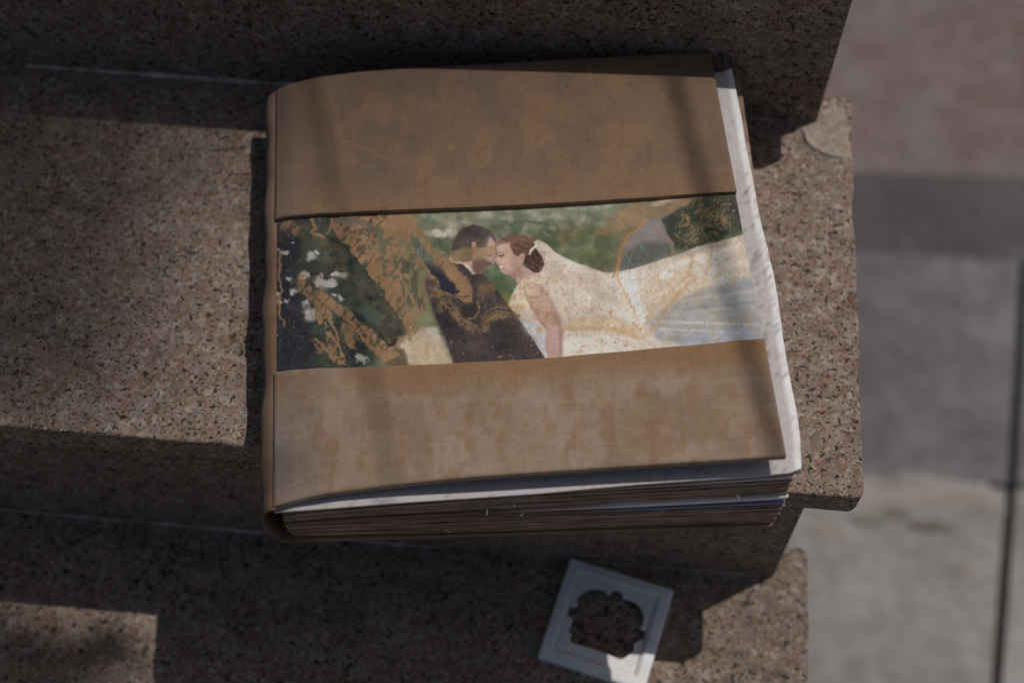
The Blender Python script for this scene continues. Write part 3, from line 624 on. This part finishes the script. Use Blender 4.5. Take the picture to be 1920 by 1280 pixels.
    # band over the groom's face
    g.warp(2,10,130)
    mudpoly(z2((262,432),(258,392),(300,362),(400,338),(470,328),(530,335),(602,322),(606,382),(562,394),(500,402),(425,425),(350,444),(300,452)), 0.72, 2.0, 0.0)
    g.put((166,136,104), sstep(2,-2,g.sd(z2((500,340),(602,325),(604,380),(510,396))))*0.35)
    # tan wash and rings on the right
    g.warp(7,26,140)
    mudpoly(z3((420,345),(600,200),(700,140),(860,110),(1140,70),(1120,120),(1000,185),(880,230),(760,245),(660,360),(615,480),(590,600),(560,560),(600,420),(640,310),(520,330)), 0.72, 3, 0.36, 10, 23)
    mudpoly(z3((180,330),(330,290),(480,290),(470,340),(300,350),(240,400)), 0.6, 4, 0.5, 8, 24)
    mudpoly(z3((840,110),(1000,90),(1000,130),(860,150)), 0.3, 3, 0.4, 8, 25)
    g.put((192,184,172), sstep(5,-3,g.sd(z3((820,130),(900,100),(970,105),(880,140))))*0.55)
    g.line(z3((760,250),(640,395),(605,490),(598,570)), 2.6, (150,116,80), 0.85, 1.6); g.line(z3((830,260),(925,360),(958,450),(940,480)), 2.0, (150,124,96), 0.6, 2)
    sq = fbm(X,Y,7,47,3); sub = np.abs(fbm(X,Y,16,49,3)-0.5)
    dk = sstep(4,-6,g.sd(z3((1000,200),(1120,120),(1330,90),(1360,290),(1200,350),(1030,440),(950,420))))
    sq = fbm(X,Y,3.0,47,3)*0.55+fbm(X,Y,14,48,3)*0.45; g.put((138,112,80), dk*sstep(0.50,0.62,sq)*0.6); g.put((146,118,84), dk*sstep(0.026,0.008,sub)*0.55)
    g.line(z3((1170,310),(1230,300),(1290,330)), 2.2, (32,34,34), 0.85, 2)
    g.put((128,116,104), sstep(10,-6,g.sd(z3((950,450),(1100,420),(1300,350),(1300,390),(1120,440),(960,490))))*0.55)
    g.blob(980+1221/3.368,340+80/3.368,3.6,3.0,(196,186,178),0.95,0.3); g.blob(980+1320/3.368,340+172/3.368,1.6,1.4,(190,180,170),0.9,0.3)
    # specks and rings on the veil
    g.warp(3,10,150)
    dens = 0.735-0.13*sstep(30,-20,g.sd(z3((330,830),(600,820),(700,900),(640,950),(340,900))))-0.13*sstep(16,-10,g.sd(z3((120,420),(220,450),(250,540),(140,540))))-0.12*sstep(14,-8,g.sd(z3((450,575),(555,595),(540,640),(460,615))))-0.08*sstep(12,-8,g.sd(z3((420,780),(470,790),(440,850),(410,840))))-0.06*sstep(20,-10,g.sd(z3((260,560),(320,560),(320,600),(270,600))))
    sp = fbm(X,Y,6.0,52,4); g.put((166,126,82), inv*sstep(dens, dens+0.05, sp)*0.8*sstep(1330,1250,X))
    for a_,b_,w_,c_ in (((150,480),(560,640),5,(218,208,198)),((130,560),(600,760),6,(188,174,158)),((230,640),(640,820),5,(220,211,202)),((200,760),(600,880),6,(184,170,152)),((640,620),(1180,470),5,(214,206,196)),((700,700),(1250,520),5,(184,172,156)),((820,740),(1380,500),6,(210,204,196)),((300,520),(540,600),4,(222,214,204)),((880,560),(1380,400),5,(216,208,198)),((1000,640),(1400,540),5,(182,174,162))):
        g.line(z3(a_,b_), w_, c_, 0.38, 6)
    g.put((170,132,90), inv*sstep(0.72,0.80,fbm(X,Y,2.6,53,2))*0.3)
    g.put((190,166,132), sstep(6,-6,g.sd(z3((250,930),(330,860),(600,860),(700,900),(760,985),(680,985),(560,950),(380,950))))*0.6)
    for pts,w,al in ((((250,930),(420,925),(560,935),(650,940),(715,985),(770,980),(815,940),(880,850),(950,750),(1050,640),(1105,610),(1060,590),(1000,630)),4.5,0.7),(((600,560),(600,610),(640,690),(690,790),(738,885)),2.3,0.95),(((760,830),(840,760),(940,690),(1040,600),(1080,500)),2.0,0.6),(((780,800),(880,760),(1010,620),(1075,480)),1.5,0.6),(((1190,420),(1170,540),(1140,640)),3,0.7),(((1080,450),(1070,520),(1020,580)),2.5,0.6),(((1240,520),(1260,580),(1330,570),(1350,640)),2.2,0.5),(((1080,720),(1220,640),(1240,560)),2,0.5),(((1210,940),(1300,890),(1390,840)),2.0,0.6),(((1400,860),(1460,940)),3.5,0.6),(((1180,960),(1240,1010)),3,0.5),(((1220,700),(1230,900)),3,0.35),(((1090,690),(1130,790)),3,0.4)):
        g.line(z3(*pts), w*0.9, (180,148,106), al*0.72, 3.2)
    hat = np.sin((X*0.72+Y*0.9)*1.1+3*fbm(X,Y,30,60,2)) > 0.1
    g.put((172,138,98), sstep(8,-12,g.sd(z3((720,600),(860,530),(1060,440),(1100,480),(1040,600),(900,720),(790,800),(750,720))))*hat*0.32*sstep(0.36,0.6,n_s))
    g.put((184,150,104), sstep(10,-8,g.sd(z3((700,900),(830,930),(960,760),(1080,650),(1010,620),(880,760),(780,840))))*sstep(0.4,0.6,n_s)*0.5)
    g.poly(z3((735,850),(790,820),(770,885),(740,905)), (204,208,204), 0.9, 1.2)
    for x,y,rx,ry in ((110,940,7,6),(360,1078,7,4),(290,970,4,3),(210,635,4,4)): g.blob(980+x/3.368,340+y/3.368,rx,ry,(180,142,92),0.55,0.6)
    # stain on bodice and arm
    g.warp(3,8,160)
    bod = sstep(2,-2,g.sd(z2((690,765),(718,690),(758,620),(830,565),(842,592),(806,660),(870,800),(930,900),(790,880))))
    g.put((172,140,96), bod*sstep(0.48,0.64,fbm(X,Y,9,66,4))*0.6)
    for x,y,rx,ry in ((930,955,5,6),(850,635,4,4),(790,690,4,4),(1130,800,3,3)): g.blob(780+x/4,380+y/4,rx,ry,(168,136,96),0.45,0.8)
    arm = sstep(2,-2,g.sd(z2((808,618),(848,592),(905,602),(960,640),(1052,810),(1100,980),(985,960),(870,790))))
    g.put((160,120,90), arm*sstep(0.62,0.70,sp)*0.7)
    # overall film of silt, flecks, dirty lower edge
    g.warp(0,1,1)
    gr = fbm(X,Y,5,801,3)[...,None]; g.c = g.c*(0.94+0.12*gr); gr2 = fbm(X,Y,26,805,3)[...,None]; g.c = g.c*(0.90+0.20*gr2)
    g.put((134,112,88), 0.05+0.12*sstep(0.5,0.75,fbm(X,Y,60,71))); g.c = np.clip((g.c-104)*1.05+104, 18, 222)
    g.put((142,112,80), sstep(0.74,0.82,fbm(X,Y,3.2,73,2))*0.35)
    g.put((120,104,84), 0.10*sstep(0.45,0.6,fbm(X,Y,5,75,3)))
    g.blob(780+630/4,380+1155/4,5,2,(140,112,80),0.75,0.6,-0.3); g.blob(780+705/4,380+1142/4,2,1.6,(140,112,80),0.7,0.5)
    r = np.random.default_rng(9)
    for _ in range(46):
        x = r.uniform(515,1425); y = r.uniform(375,680); g.blob(x,y,r.uniform(0.6,1.5),r.uniform(0.6,1.3),(188,176,160),0.75,0.4)
    return np.clip(lin(g.c, K), 0.004, 0.85)

def paint_cloth(X, Y, upper):
    t = np.clip((X-512)/900, 0, 1)
    if upper:
        g = Paint(X, Y, (106,87,71)); g.put((98,82,69), sstep(0.45,0.65,fbm(X,Y,90,201))*0.8); g.put((120,95,72), sstep(0.5,0.7,fbm(X,Y,50,205))*0.5)
        g.put((122,95,72), sstep(70,0,405-0.052*(X-512)-Y)*0.55)
        g.put((112,98,88), sstep(610,520,X)*sstep(240,370,Y)*0.6)
        g.line([(640,262),(690,282),(724,296),(745,306)], 1.6, (136,106,84), 0.45, 2.5); g.blob(846,276,5,4,(140,108,72),0.6,0.7)
        g.line([(1103,124),(1107,142)], 2.2, (150,112,82), 0.8, 1.4); g.line([(1101,124),(1104,143)], 0.8, (60,44,36), 0.7, 1)
        g.blob(1063,162,2.2,1.5,(40,34,32),0.9,0.5); g.blob(1283,178,1.8,1.2,(50,42,38),0.8,0.5); g.blob(760,198,1.5,1.5,(60,48,40),0.7,0.5)
        g.put((90,72,58), sstep(0.58,0.78,fbm(X,Y,16,211))*0.25)
    else:
        g = Paint(X, Y, (131,113,95)); g.put((121,102,84), sstep(0.45,0.62,fbm(X,Y,60,221))*0.8); g.put((139,123,107), sstep(0.5,0.7,fbm(X,Y,70,225))*0.7)
        d = Y-(693-0.066*(X-512))                      # below the window edge
        g.put((124,94,66), sstep(75,25,d)*sstep(560,760,X)*0.75); g.put((138,122,104), sstep(10,0,np.abs(d-75-8*fbm(X,Y,60,230)))*0.3*sstep(700,900,X))
        g.put((128,116,108), sstep(640,530,X)*sstep(700,780,Y)*0.6)
        blotch = fbm(X,Y*0.75,26,227,4)
        g.put((122,91,68), sstep(0.56,0.74,blotch)*0.5)
        g.warp(8,16,240)
        for x,y,rx,ry in ((1030,800,8,18),(1088,800,9,16),(1092,840,7,20),(1180,790,18,14),(1175,815,10,10),(1240,780,26,22),(1255,790,16,10),(1300,728,14,16),(1060,850,6,10),(885,838,9,10),(870,868,14,6),(566,850,5,6),(760,840,12,16),(700,880,14,8),(1220,700,22,5)):
            g.blob(x,y,rx,ry,(124,94,72),0.4,0.9)
        g.warp(0,1,1)
        g.put((104,86,72), sstep(0.58,0.76,fbm(X,Y,14,231))*0.25)
    g.put((150,128,106), sstep(0.82,0.88,fbm(X,Y,3.5,233,2))*0.35)
    return np.clip(lin(g.c, K), 0.004, 0.85)

# ------------------------------------------------------------------ the album
ZL, ZFR, ZBR = 0.045, 0.089, 0.076
FL, FR = at(512,948,ZL), at(1475,853,ZFR); BL, BR = at(517,170,ZL), at(1332,97,ZBR)
def edge_heights(px, A, B):                            # height where each edge pixel's ray crosses the vertical plane through A, B
    us, zs = [], []
    n = np.array([-(B[1]-A[1]), B[0]-A[0]])
    for x,y in px:
        d = RC.T @ np.array([(x-CX)/F_PX, (y-CY)/F_PX, 1.0]); q = CAM+d*((n@(A[:2]-CAM[:2]))/(n@d[:2]))
        us.append(float(((q-A)[:2]@(B-A)[:2])/((B-A)[:2]@(B-A)[:2]))); zs.append(float(q[2]))
    return us, zs
CF = edge_heights(((512,948),(540,940),(600,925),(700,912),(800,901),(900,892),(1000,885),(1200,871),(1350,861),(1475,853)), FL, FR)
CB = edge_heights(((517,170),(540,157),(600,143),(680,133),(750,128),(900,119),(1000,113),(1200,103),(1332,97)), BL, BR)
def smooth(tab, u):
    uu = np.linspace(0,1,201); g = np.interp(uu, *tab); gs = np.convolve(np.pad(g, 3, mode='edge'), np.ones(7)/7, 'valid'); gs[0] = g[0]; gs[-1] = g[-1]
    return np.interp(u, uu, gs)
def Gf(u): return (smooth(CB, u)-0.045)/0.031
def cover(U, V, dz=0.0):
    f = FL[:2]+(FR-FL)[:2]*U[...,None]; b = BL[:2]+(BR-BL)[:2]*U[...,None]; pl = f+(b-f)*V[...,None]
    z = smooth(CF,U)*(1-V)+smooth(CB,U)*V+dz+0.0006*np.sin(V*9+U*4)*np.sin(math.pi*U)
    return np.concatenate([pl, z[...,None]], -1)
def ugrid(u0,u1,nu,v0,v1,nv): return np.meshgrid(np.linspace(u0,u1,nu), np.linspace(v0,v1,nv))
# where the window edges lie on the cover, from the photograph
def v_on(u, px, py):
    v = np.linspace(0,1,400); q = to_px(cover(np.full(400,u), v)); return float(v[np.argmin(np.hypot(q[:,0]-px, q[:,1]-py))])
def edge_curve(px):                                     # v along u where the window edge lies
    ex, ey = zip(*px); us = np.linspace(0,1,25); vs = np.linspace(0,1,500); out = []
    for u in us:
        q = to_px(cover(np.full(500,u), vs)); out.append(vs[np.argmin(np.abs(q[:,1]-np.interp(q[:,0], ex, ey)))])
    out = np.convolve(np.pad(out, 1, mode='edge'), (0.25,0.5,0.25), 'valid'); return lambda U: np.interp(U, us, out)
VT = edge_curve([(505,410),(560,404.5),(638,399.5),(727,396),(850,392),(990,386),(1130,378),(1250,369.5),(1379,358),(1420,354)])
VB = edge_curve([(505,696),(560,692),(615,688.5),(751,684),(846,680),(1000,672),(1161,657.5),(1300,645),(1435,632),(1470,628)])
ZERO = lambda U: U*0; ONE = lambda U: U*0+1
base_mid = (FL+FR+BL+BR)/4
album = empty('photo_album', (base_mid[0]*S, base_mid[1]*S, 0)); tag(album, 'swollen muddy wedding photo album with brown linen cover lying on the granite step', 'photo album')
FAB = 0.0036
U,V = ugrid(0.0,0.998,50,0.002,0.998,30); board = grid_mesh('front_cover', cover(U,V,-FAB), album, LINEN_PLAIN, None, 0.0034, True, True)
def strip(name, nu, nv, va, vb, mat, dz, upper=None, u0=0.0, u1=1.0, skirt=0.0052):
    uu = np.linspace(u0,u1,nu); tt = np.linspace(0,1,nv); U,T_ = np.meshgrid(uu, tt)
    lo = va(U); hi = vb(U)
    wob = 0.0012*(fbm(U*900, U*0+3.0, 60, 300+int(lo.mean()*50))-0.5)*2
    Vv = lo+(hi-lo)*T_
    edge = np.minimum(T_, 1-T_); Vv = Vv + np.where((T_>0)&(T_<1), 0, 0) + (wob if upper is not None else 0)*(1-np.abs(T_-(0 if upper else 1)))
    # edges of the cloth-wrapped board turn down slightly
    e = np.minimum(np.minimum(T_, 1-T_)*0.33, np.minimum(U-u0, u1-U)); rnd = 0.0009*np.exp(-(e/0.0022)) if upper is not None else 0
    pts = cover(U, Vv, dz)
    if upper is not None:
        if upper: pts[...,2] += 0.0026*np.exp(-T_/0.10)*np.clip(np.sin(math.pi*np.clip(U*0.92+0.04,0,1)),0,1)**0.6
        q = to_px(pts); pts[...,2] -= rnd; pts[...,2] += 0.00035*(fbm(q[...,0],q[...,1],55,310)-0.5)
        colr = paint_cloth(q[...,0], q[...,1], upper)
    else:
        q = to_px(pts); colr = paint_print(q[...,0], q[...,1])
    return grid_mesh(name, pts, board, mat, colr, skirt)
top_cloth = strip('linen_panel', 300, 110, VT, ONE, LINEN, 0.0, True)
low_cloth = strip('linen_panel', 300, 110, ZERO, VB, LINEN, 0.0, False)
top_cloth['label'] = 'brown linen panel above the photograph'; low_cloth['label'] = 'paler stained linen panel below the photograph'
photo = strip('photo_print', 860, 310, lambda U: VB(U)-0.01, lambda U: VT(U)+0.01, PRINT, -0.0030, None, 0.0012, 0.9985, 0.0004)
photo['label'] = 'mud streaked wedding photograph of a couple touching foreheads'
# back cover
B0 = np.array([-0.3892,-0.0684]); B1 = np.array([-0.0624,-0.0274]); EV = np.array([-0.050,0.329])
def base_pt(U, V, z):
    f = B0+(B1-B0)*U[...,None]; pl = f+EV*V[...,None]; return np.concatenate([pl, (z+0*U)[...,None]], -1)
U,V = ugrid(0.004,1.0,30,0.0,1.0,20); grid_mesh('back_cover', base_pt(U,V,np.full(U.shape,0.0056)), album, LINEN_PLAIN, None, 0.0050, True, True)
# spine
def spine():
    prof = [(0.0015,-0.0010),(-0.0034,-0.0020),(-0.0072,-0.005),(-0.0100,-0.011),(-0.0108,-0.019),(-0.0094,-0.028),(-0.0060,-0.036),(-0.0005,-0.0410),(0.006,-0.0432),(0.016,-0.0440)]
    vv = np.linspace(-0.004,1.004,46); P = []
    for j,(dx,dz) in enumerate(prof):
        t = j/(len(prof)-1); row = []
        for v in vv:
            a = FL[:2]+(BL-FL)[:2]*v; b = B0+EV*v; pl = a+(b-a)*t*0.9
            wv = 0.0010*math.sin(v*23+1)+0.0008*math.sin(v*51)
            row.append((pl[0]+dx+wv*math.sin(math.pi*t), pl[1], ZL+dz-0.0008+0.0008*math.sin(v*17)*math.sin(math.pi*t)))
        P.append(row)
    P = np.array(P); o = grid_mesh('spine', P, album, LINEN_PLAIN)
    m = o.modifiers.new('thick', 'SOLIDIFY'); m.thickness = 0.0016; m.offset = -1
spine()
# pages: bundles stuck together by silt and a few fanned sheets
rng = np.random.default_rng(12)
RZ = np.array([0.008,0.026,0.035,0.055,0.069]); RP = np.array([at(x,y,z)[:2] for x,y,z in ((1452,977,0.008),(1469,949,0.026),(1475,932,0.035),(1485,900,0.055),(1500,878,0.069))])
LZ = np.array([0.008,0.036]); LP = np.array([at(535,1003,0.008)[:2], at(523,961,0.036)[:2]])
def page(zl, zr, th, mat, du0=0.0, du1=0.0, fwd=0.0, g=0.6, curl=0.0, name='page', fade=None):
    U,V = ugrid(0,1,30,0,1,8)
    L = np.array([np.interp(zl,LZ,LP[:,i]) for i in (0,1)]); R = np.array([np.interp(zr,RZ,RP[:,i]) for i in (0,1)])
    L = L+np.array([0.002+du0,0]); R = R+np.array([du1,0]); j = rng.normal(0,0.00022,2)
    f = L+(R-L)*U[...,None]; bL = L+EV*0.985; bR = R+np.array([-0.040,0.322]); bk = bL+(bR-bL)*U[...,None]
    pl = f+(bk-f)*V[...,None]
    pl[...,1] += -fwd*(1-V)+j[0]+0.00025*np.sin(U*rng.uniform(5,14)+rng.uniform(0,6)); pl[...,0] += j[1]
    z = zl+(zr-zl)*((1-g)*U+g*Gf(U))+curl*np.clip(U-0.8,0,1)**2*(1-V)
    colr = None
    if fade:
        k_ = sstep(fade[0], fade[1], U+0.25*(fbm(U*300,V*60,30,int(zr*1e5),3)-0.5))[...,None]; colr = lin(np.array((104,84,70))*(1-k_)+np.array(fade[2])*k_, K)
    return grid_mesh(name, np.concatenate([pl, z[...,None]], -1), album, PAGE_TOP if fade else mat, colr, th, True, True)
nA = 10
for i in range(nA):
    t = i/(nA-1); page(0.0085+0.0125*t, 0.0085+0.0175*t, 0.00205, PAGE_MUD, 0.003*(1-t)**2, rng.uniform(-0.001,0.001), rng.uniform(-0.0002,0.0002), 0.2)
page(0.0223, 0.0300, 0.0026, PAGE_BLUE, 0, 0.0, 0.0002, 0.3, fade=(0.45,0.8,(104,112,128)))
page(0.0240, 0.0372, 0.0036, PAGE_WHITE, 0, 0.001, 0.0006, 0.4, fade=(0.38,0.75,(190,184,184)))
for i in range(6):
    t = i/5; page(0.0255+0.0060*t, 0.0415+0.0145*t, 0.0029, PAGE_MUD, 0, rng.uniform(-0.001,0.001), rng.uniform(-0.0003,0.0003), 0.55)
page(0.0327, 0.0595, 0.0022, PAGE_WHITE, 0, 0.0005, 0.0002, 0.65, 0.02, fade=(0.4,0.9,(176,166,158)))
page(0.0340, 0.0630, 0.0020, PAGE_MUD, 0, 0.0, -0.0008, 0.7, 0.02)
# top white sheet, swollen and torn along its open edge
def top_sheet():
    fx = np.array([514,620,761,900,1014,1200,1330,1420,1483,1503]); fy = np.array([960,952,941,932,924,907,898,892,886,876])
    zl, zr = 0.0362, 0.0690
    rx = np.array([1503,1501,1492,1481,1469,1458,1449,1443,1441,1428,1414,1401,1387,1372]); ry = np.array([876,820,760,705,640,560,505,478,464,425,360,290,205,128])
    nu, nv = 120, 120
    fu = np.array([(x-514)/(1503-514) for x in fx]); us = np.linspace(0,1,nu)
    zf = zl+(zr-zl)*Gf(us)
    front = np.array([at(np.interp(u,fu,fx), np.interp(u,fu,fy), z) for u,z in zip(us,zf)])
    dr = np.concatenate([[0], np.cumsum(np.hypot(np.diff(rx),np.diff(ry)))]); dr /= dr[-1]; vv = np.linspace(0,1,nv)
    right = np.array([at(np.interp(v,dr,rx), np.interp(v,dr,ry), zr) for v in vv])
    left = np.array([front[0]+np.array([*(EV*v*0.985),0]) for v in vv])
    U,V = np.meshgrid(us, vv)
    pts = front[None]+(right-right[0])[:,None]*U[...,None]+(left-left[0])[:,None]*(1-U)[...,None]
    q = to_px(pts); X,Y = q[...,0], q[...,1]
    tear = (fbm(V*400, V*0+9, 12, 400, 2)-0.5)*0.0005+(fbm(V*400, V*0+2, 55, 404, 2)-0.5)*0.0016
    near = sstep(0.93,1.0,U); pts[...,0] += tear*near; 
    lip = sstep(0.965,1.0,U)
    pts[...,2] += lip*(0.0012*(fbm(V*400,V*0+4,90,410,1)-0.6)) + 0.0006*(fbm(X,Y,80,415,1)-0.5)*sstep(0.88,0.95,U)
    pts[...,2] += 0.0014*np.exp(-((X-1469)**2/40+(Y-718)**2/90))
    g = Paint(X, Y, (200,194,192)); g.put((208,204,204), sstep(0.5,0.7,fbm(X,Y,40,420))*0.8); g.put((176,162,152), sstep(0.58,0.74,fbm(X,Y,22,424))*0.3)
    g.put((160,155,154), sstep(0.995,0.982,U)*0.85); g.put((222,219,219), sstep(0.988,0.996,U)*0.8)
    zone = sstep(300,380,Y)*sstep(740,660,Y)*sstep(0.93,0.965,U)
    g.put((112,104,104), zone*sstep(0.58,0.74,fbm(X*1.8,Y*0.8,5,430,3))*0.22)
    g.put((70,60,56), 0.5*zone*sstep(0.63,0.70,fbm(X*1.8,Y*0.5,7,436,3))*0.6)
    for a in ([(1415,370),(1419,392)],[(1436,438),(1440,458)],[(1401,352),(1396,360),(1402,366)],[(1420,470),(1430,480),(1440,478)]): g.line(a, 1.2, (66,56,52), 0.85, 1.2)
    g.put((120,100,86), sstep(0.72,0.80,fbm(X,Y,5,440,2))*0.35)
    o = grid_mesh('page', pts, album, PAGE_TOP, np.clip(lin(g.c,K),0.01,0.85), 0.0016, True, True); o['label'] = 'torn white top page sticking out past the cover'
top_sheet()
# curls of torn paper on the page edges
def sliver(px, z, L, ang, w):
    c = at(px[0], px[1], z); n = 7; pts = []
    for s_ in (-1,1):
        row = []
        for i in range(n):
            t = i/(n-1)-0.5; row.append((c[0]+L*t*math.cos(ang)+s_*w*math.sin(ang), c[1]-0.003-0.004*(0.25-t*t), c[2]+L*t*math.sin(ang)+s_*w*math.cos(ang)))
        pts.append(row)
    o = grid_mesh('paper_fibre', np.array(pts), album, PAGE_WHITE); m = o.modifiers.new('thick','SOLIDIFY'); m.thickness = 0.0003
for px, z, L, ang, w in (((914,951),0.030,0.010,1.5,0.0006),((978,955),0.030,0.006,1.1,0.0007),((964,938),0.036,0.005,1.2,0.0006),((1385,922),0.046,0.005,2.0,0.0008),((840,985),0.014,0.005,2.3,0.0005)): sliver(px, z, L, ang, w)

# ------------------------------------------------------------------ broken switch plate on the step below
def plate():
    A, Bq, Cq = (np.array(v) for v in ((-0.1930,0.0187),(-0.1069,-0.0017),(-0.2161,-0.0649)))
    c = (Bq+Cq)/2; ex = (Bq-A); ex = ex/np.linalg.norm(ex); ey = np.array([-ex[1],ex[0]]); a = 0.0437
    z0 = -H+0.0004
    root = empty('switch_plate', (c[0]*S,c[1]*S,z0*S)); tag(root, 'broken white plastic wall switch plate with a ragged hole, lying on the lower step', 'switch plate')
    ins = [(0,0.0),(0,0.0058),(0.0004,0.0068),(0.0014,0.0076),(0.0030,0.0079),(0.0082,0.0082),(0.0088,0.0079),(0.0092,0.0068),(0.0102,0.0066),(0.0108,0.0062),(0.0112,0.0044),(0.0116,0.0028),(0.0116,0.0)]
    def loop(h, r):
        out = []
        for k_ in range(4):
            sx, sy = ((1,1),(-1,1),(-1,-1),(1,-1))[k_]
            for j in range(4):
                t = math.pi/2*k_+math.pi/2*j/3; out.append((sx*(h-r)+r*math.cos(t), sy*(h-r)+r*math.sin(t)))
        return out
    V = []; F = []; n = 16
    for d,z in ins:
        for x,y in loop(a-d, max(0.0009, 0.0022-d*0.1)):
            q = c+ex*x+ey*y; V.append((q[0]*S,q[1]*S,(z0+z)*S))
    for j in range(len(ins)-1):
        for k_ in range(n): F.append((j*n+k_, j*n+(k_+1)%n, (j+1)*n+(k_+1)%n, (j+1)*n+k_))
    me = bpy.data.meshes.new('frame'); me.from_pydata(V, [], F); me.update(); bm = bmesh.new(); bm.from_mesh(me); bmesh.ops.recalc_face_normals(bm, faces=bm.faces); bm.to_mesh(me); bm.free()
    link('frame', me, PLASTIC, root)
    hole = [(360,335),(395,305),(440,288),(500,292),(535,305),(545,328),(565,322),(575,300),(610,303),(642,318),(640,350),(690,362),(738,385),(768,430),(780,470),(772,520),(752,540),(768,552),(788,560),(782,610),(740,626),(716,640),(712,690),(660,730),(630,745),(560,715),(470,680),(380,655),(312,635),(303,600),(318,585),(290,552),(312,530),(322,482),(285,455),(284,438),(300,400),(330,408),(352,400),(348,365)]
    zf = z0+0.0040
    hp = [at(980+x/3.43, 1020+y/3.43, zf)[:2] for x,y in hole]
    lim = a-0.0114
    hp = [c+ex*max(-lim+0.0004,min(lim-0.0004,(p-c)@ex))+ey*max(-lim+0.0004,min(lim-0.0004,(p-c)@ey)) for p in hp]
    bm = bmesh.new()
    o1 = [bm.verts.new((*( (c+ex*x+ey*y)*S), zf*S)) for x,y in ((lim,lim),(-lim,lim),(-lim,-lim),(lim,-lim))]
    o2 = [bm.verts.new((p[0]*S,p[1]*S,zf*S)) for p in hp]
    ed = [bm.edges.new((l[i], l[(i+1)%len(l)])) for l in (o1,o2) for i in range(len(l))]
    bmesh.ops.triangle_fill(bm, use_beauty=True, use_dissolve=False, edges=ed)
    r = bmesh.ops.extrude_face_region(bm, geom=bm.faces[:])
    for v in r['geom']:
        if isinstance(v, bmesh.types.BMVert): v.co.z += 0.0012
    bmesh.ops.recalc_face_normals(bm, faces=bm.faces)
    me = bpy.data.meshes.new('inner_plate'); bm.to_mesh(me); bm.free(); link('inner_plate', me, PLASTIC, root)
plate()
# crumbs of pale grit on the edge of the tread
grit = []
for i,(x,y,r_) in enumerate([(85,803,3.5),(115,806,3),(122,807,2.5),(200,806,4),(206,803,3),(196,809,2.5),(236,814,1.6),(300,772,1.4),(60,740,1.4),(350,790,1.3),(1497,560,1.3),(1560,640,1.3)]):
    bm = bmesh.new(); bmesh.ops.create_icosphere(bm, subdivisions=1, radius=r_/2900.0*S)
    rr = random.Random(i)
    for v in bm.verts: v.co = Vector((v.co.x*rr.uniform(0.7,1.5), v.co.y*rr.uniform(0.7,1.3), v.co.z*rr.uniform(0.5,0.9)))
    me = bpy.data.meshes.new('grit_crumb'); bm.to_mesh(me); bm.free(); me.materials.append(GROUT)
    o = bpy.data.objects.new('grit_crumb', me); col.objects.link(o); q = at(x,y,0.0); o.location = (q[0]*S, q[1]*S, r_/2900.0*S*0.4)
    where = 'on the front edge of the granite tread' if r_ > 2 else ('on the tread between album and step end' if x > 1000 else 'lying back from the edge of the granite tread')
    tag(o, 'tiny pale crumb of grit '+where, 'grit', None, 'crumbs of grit '+where)
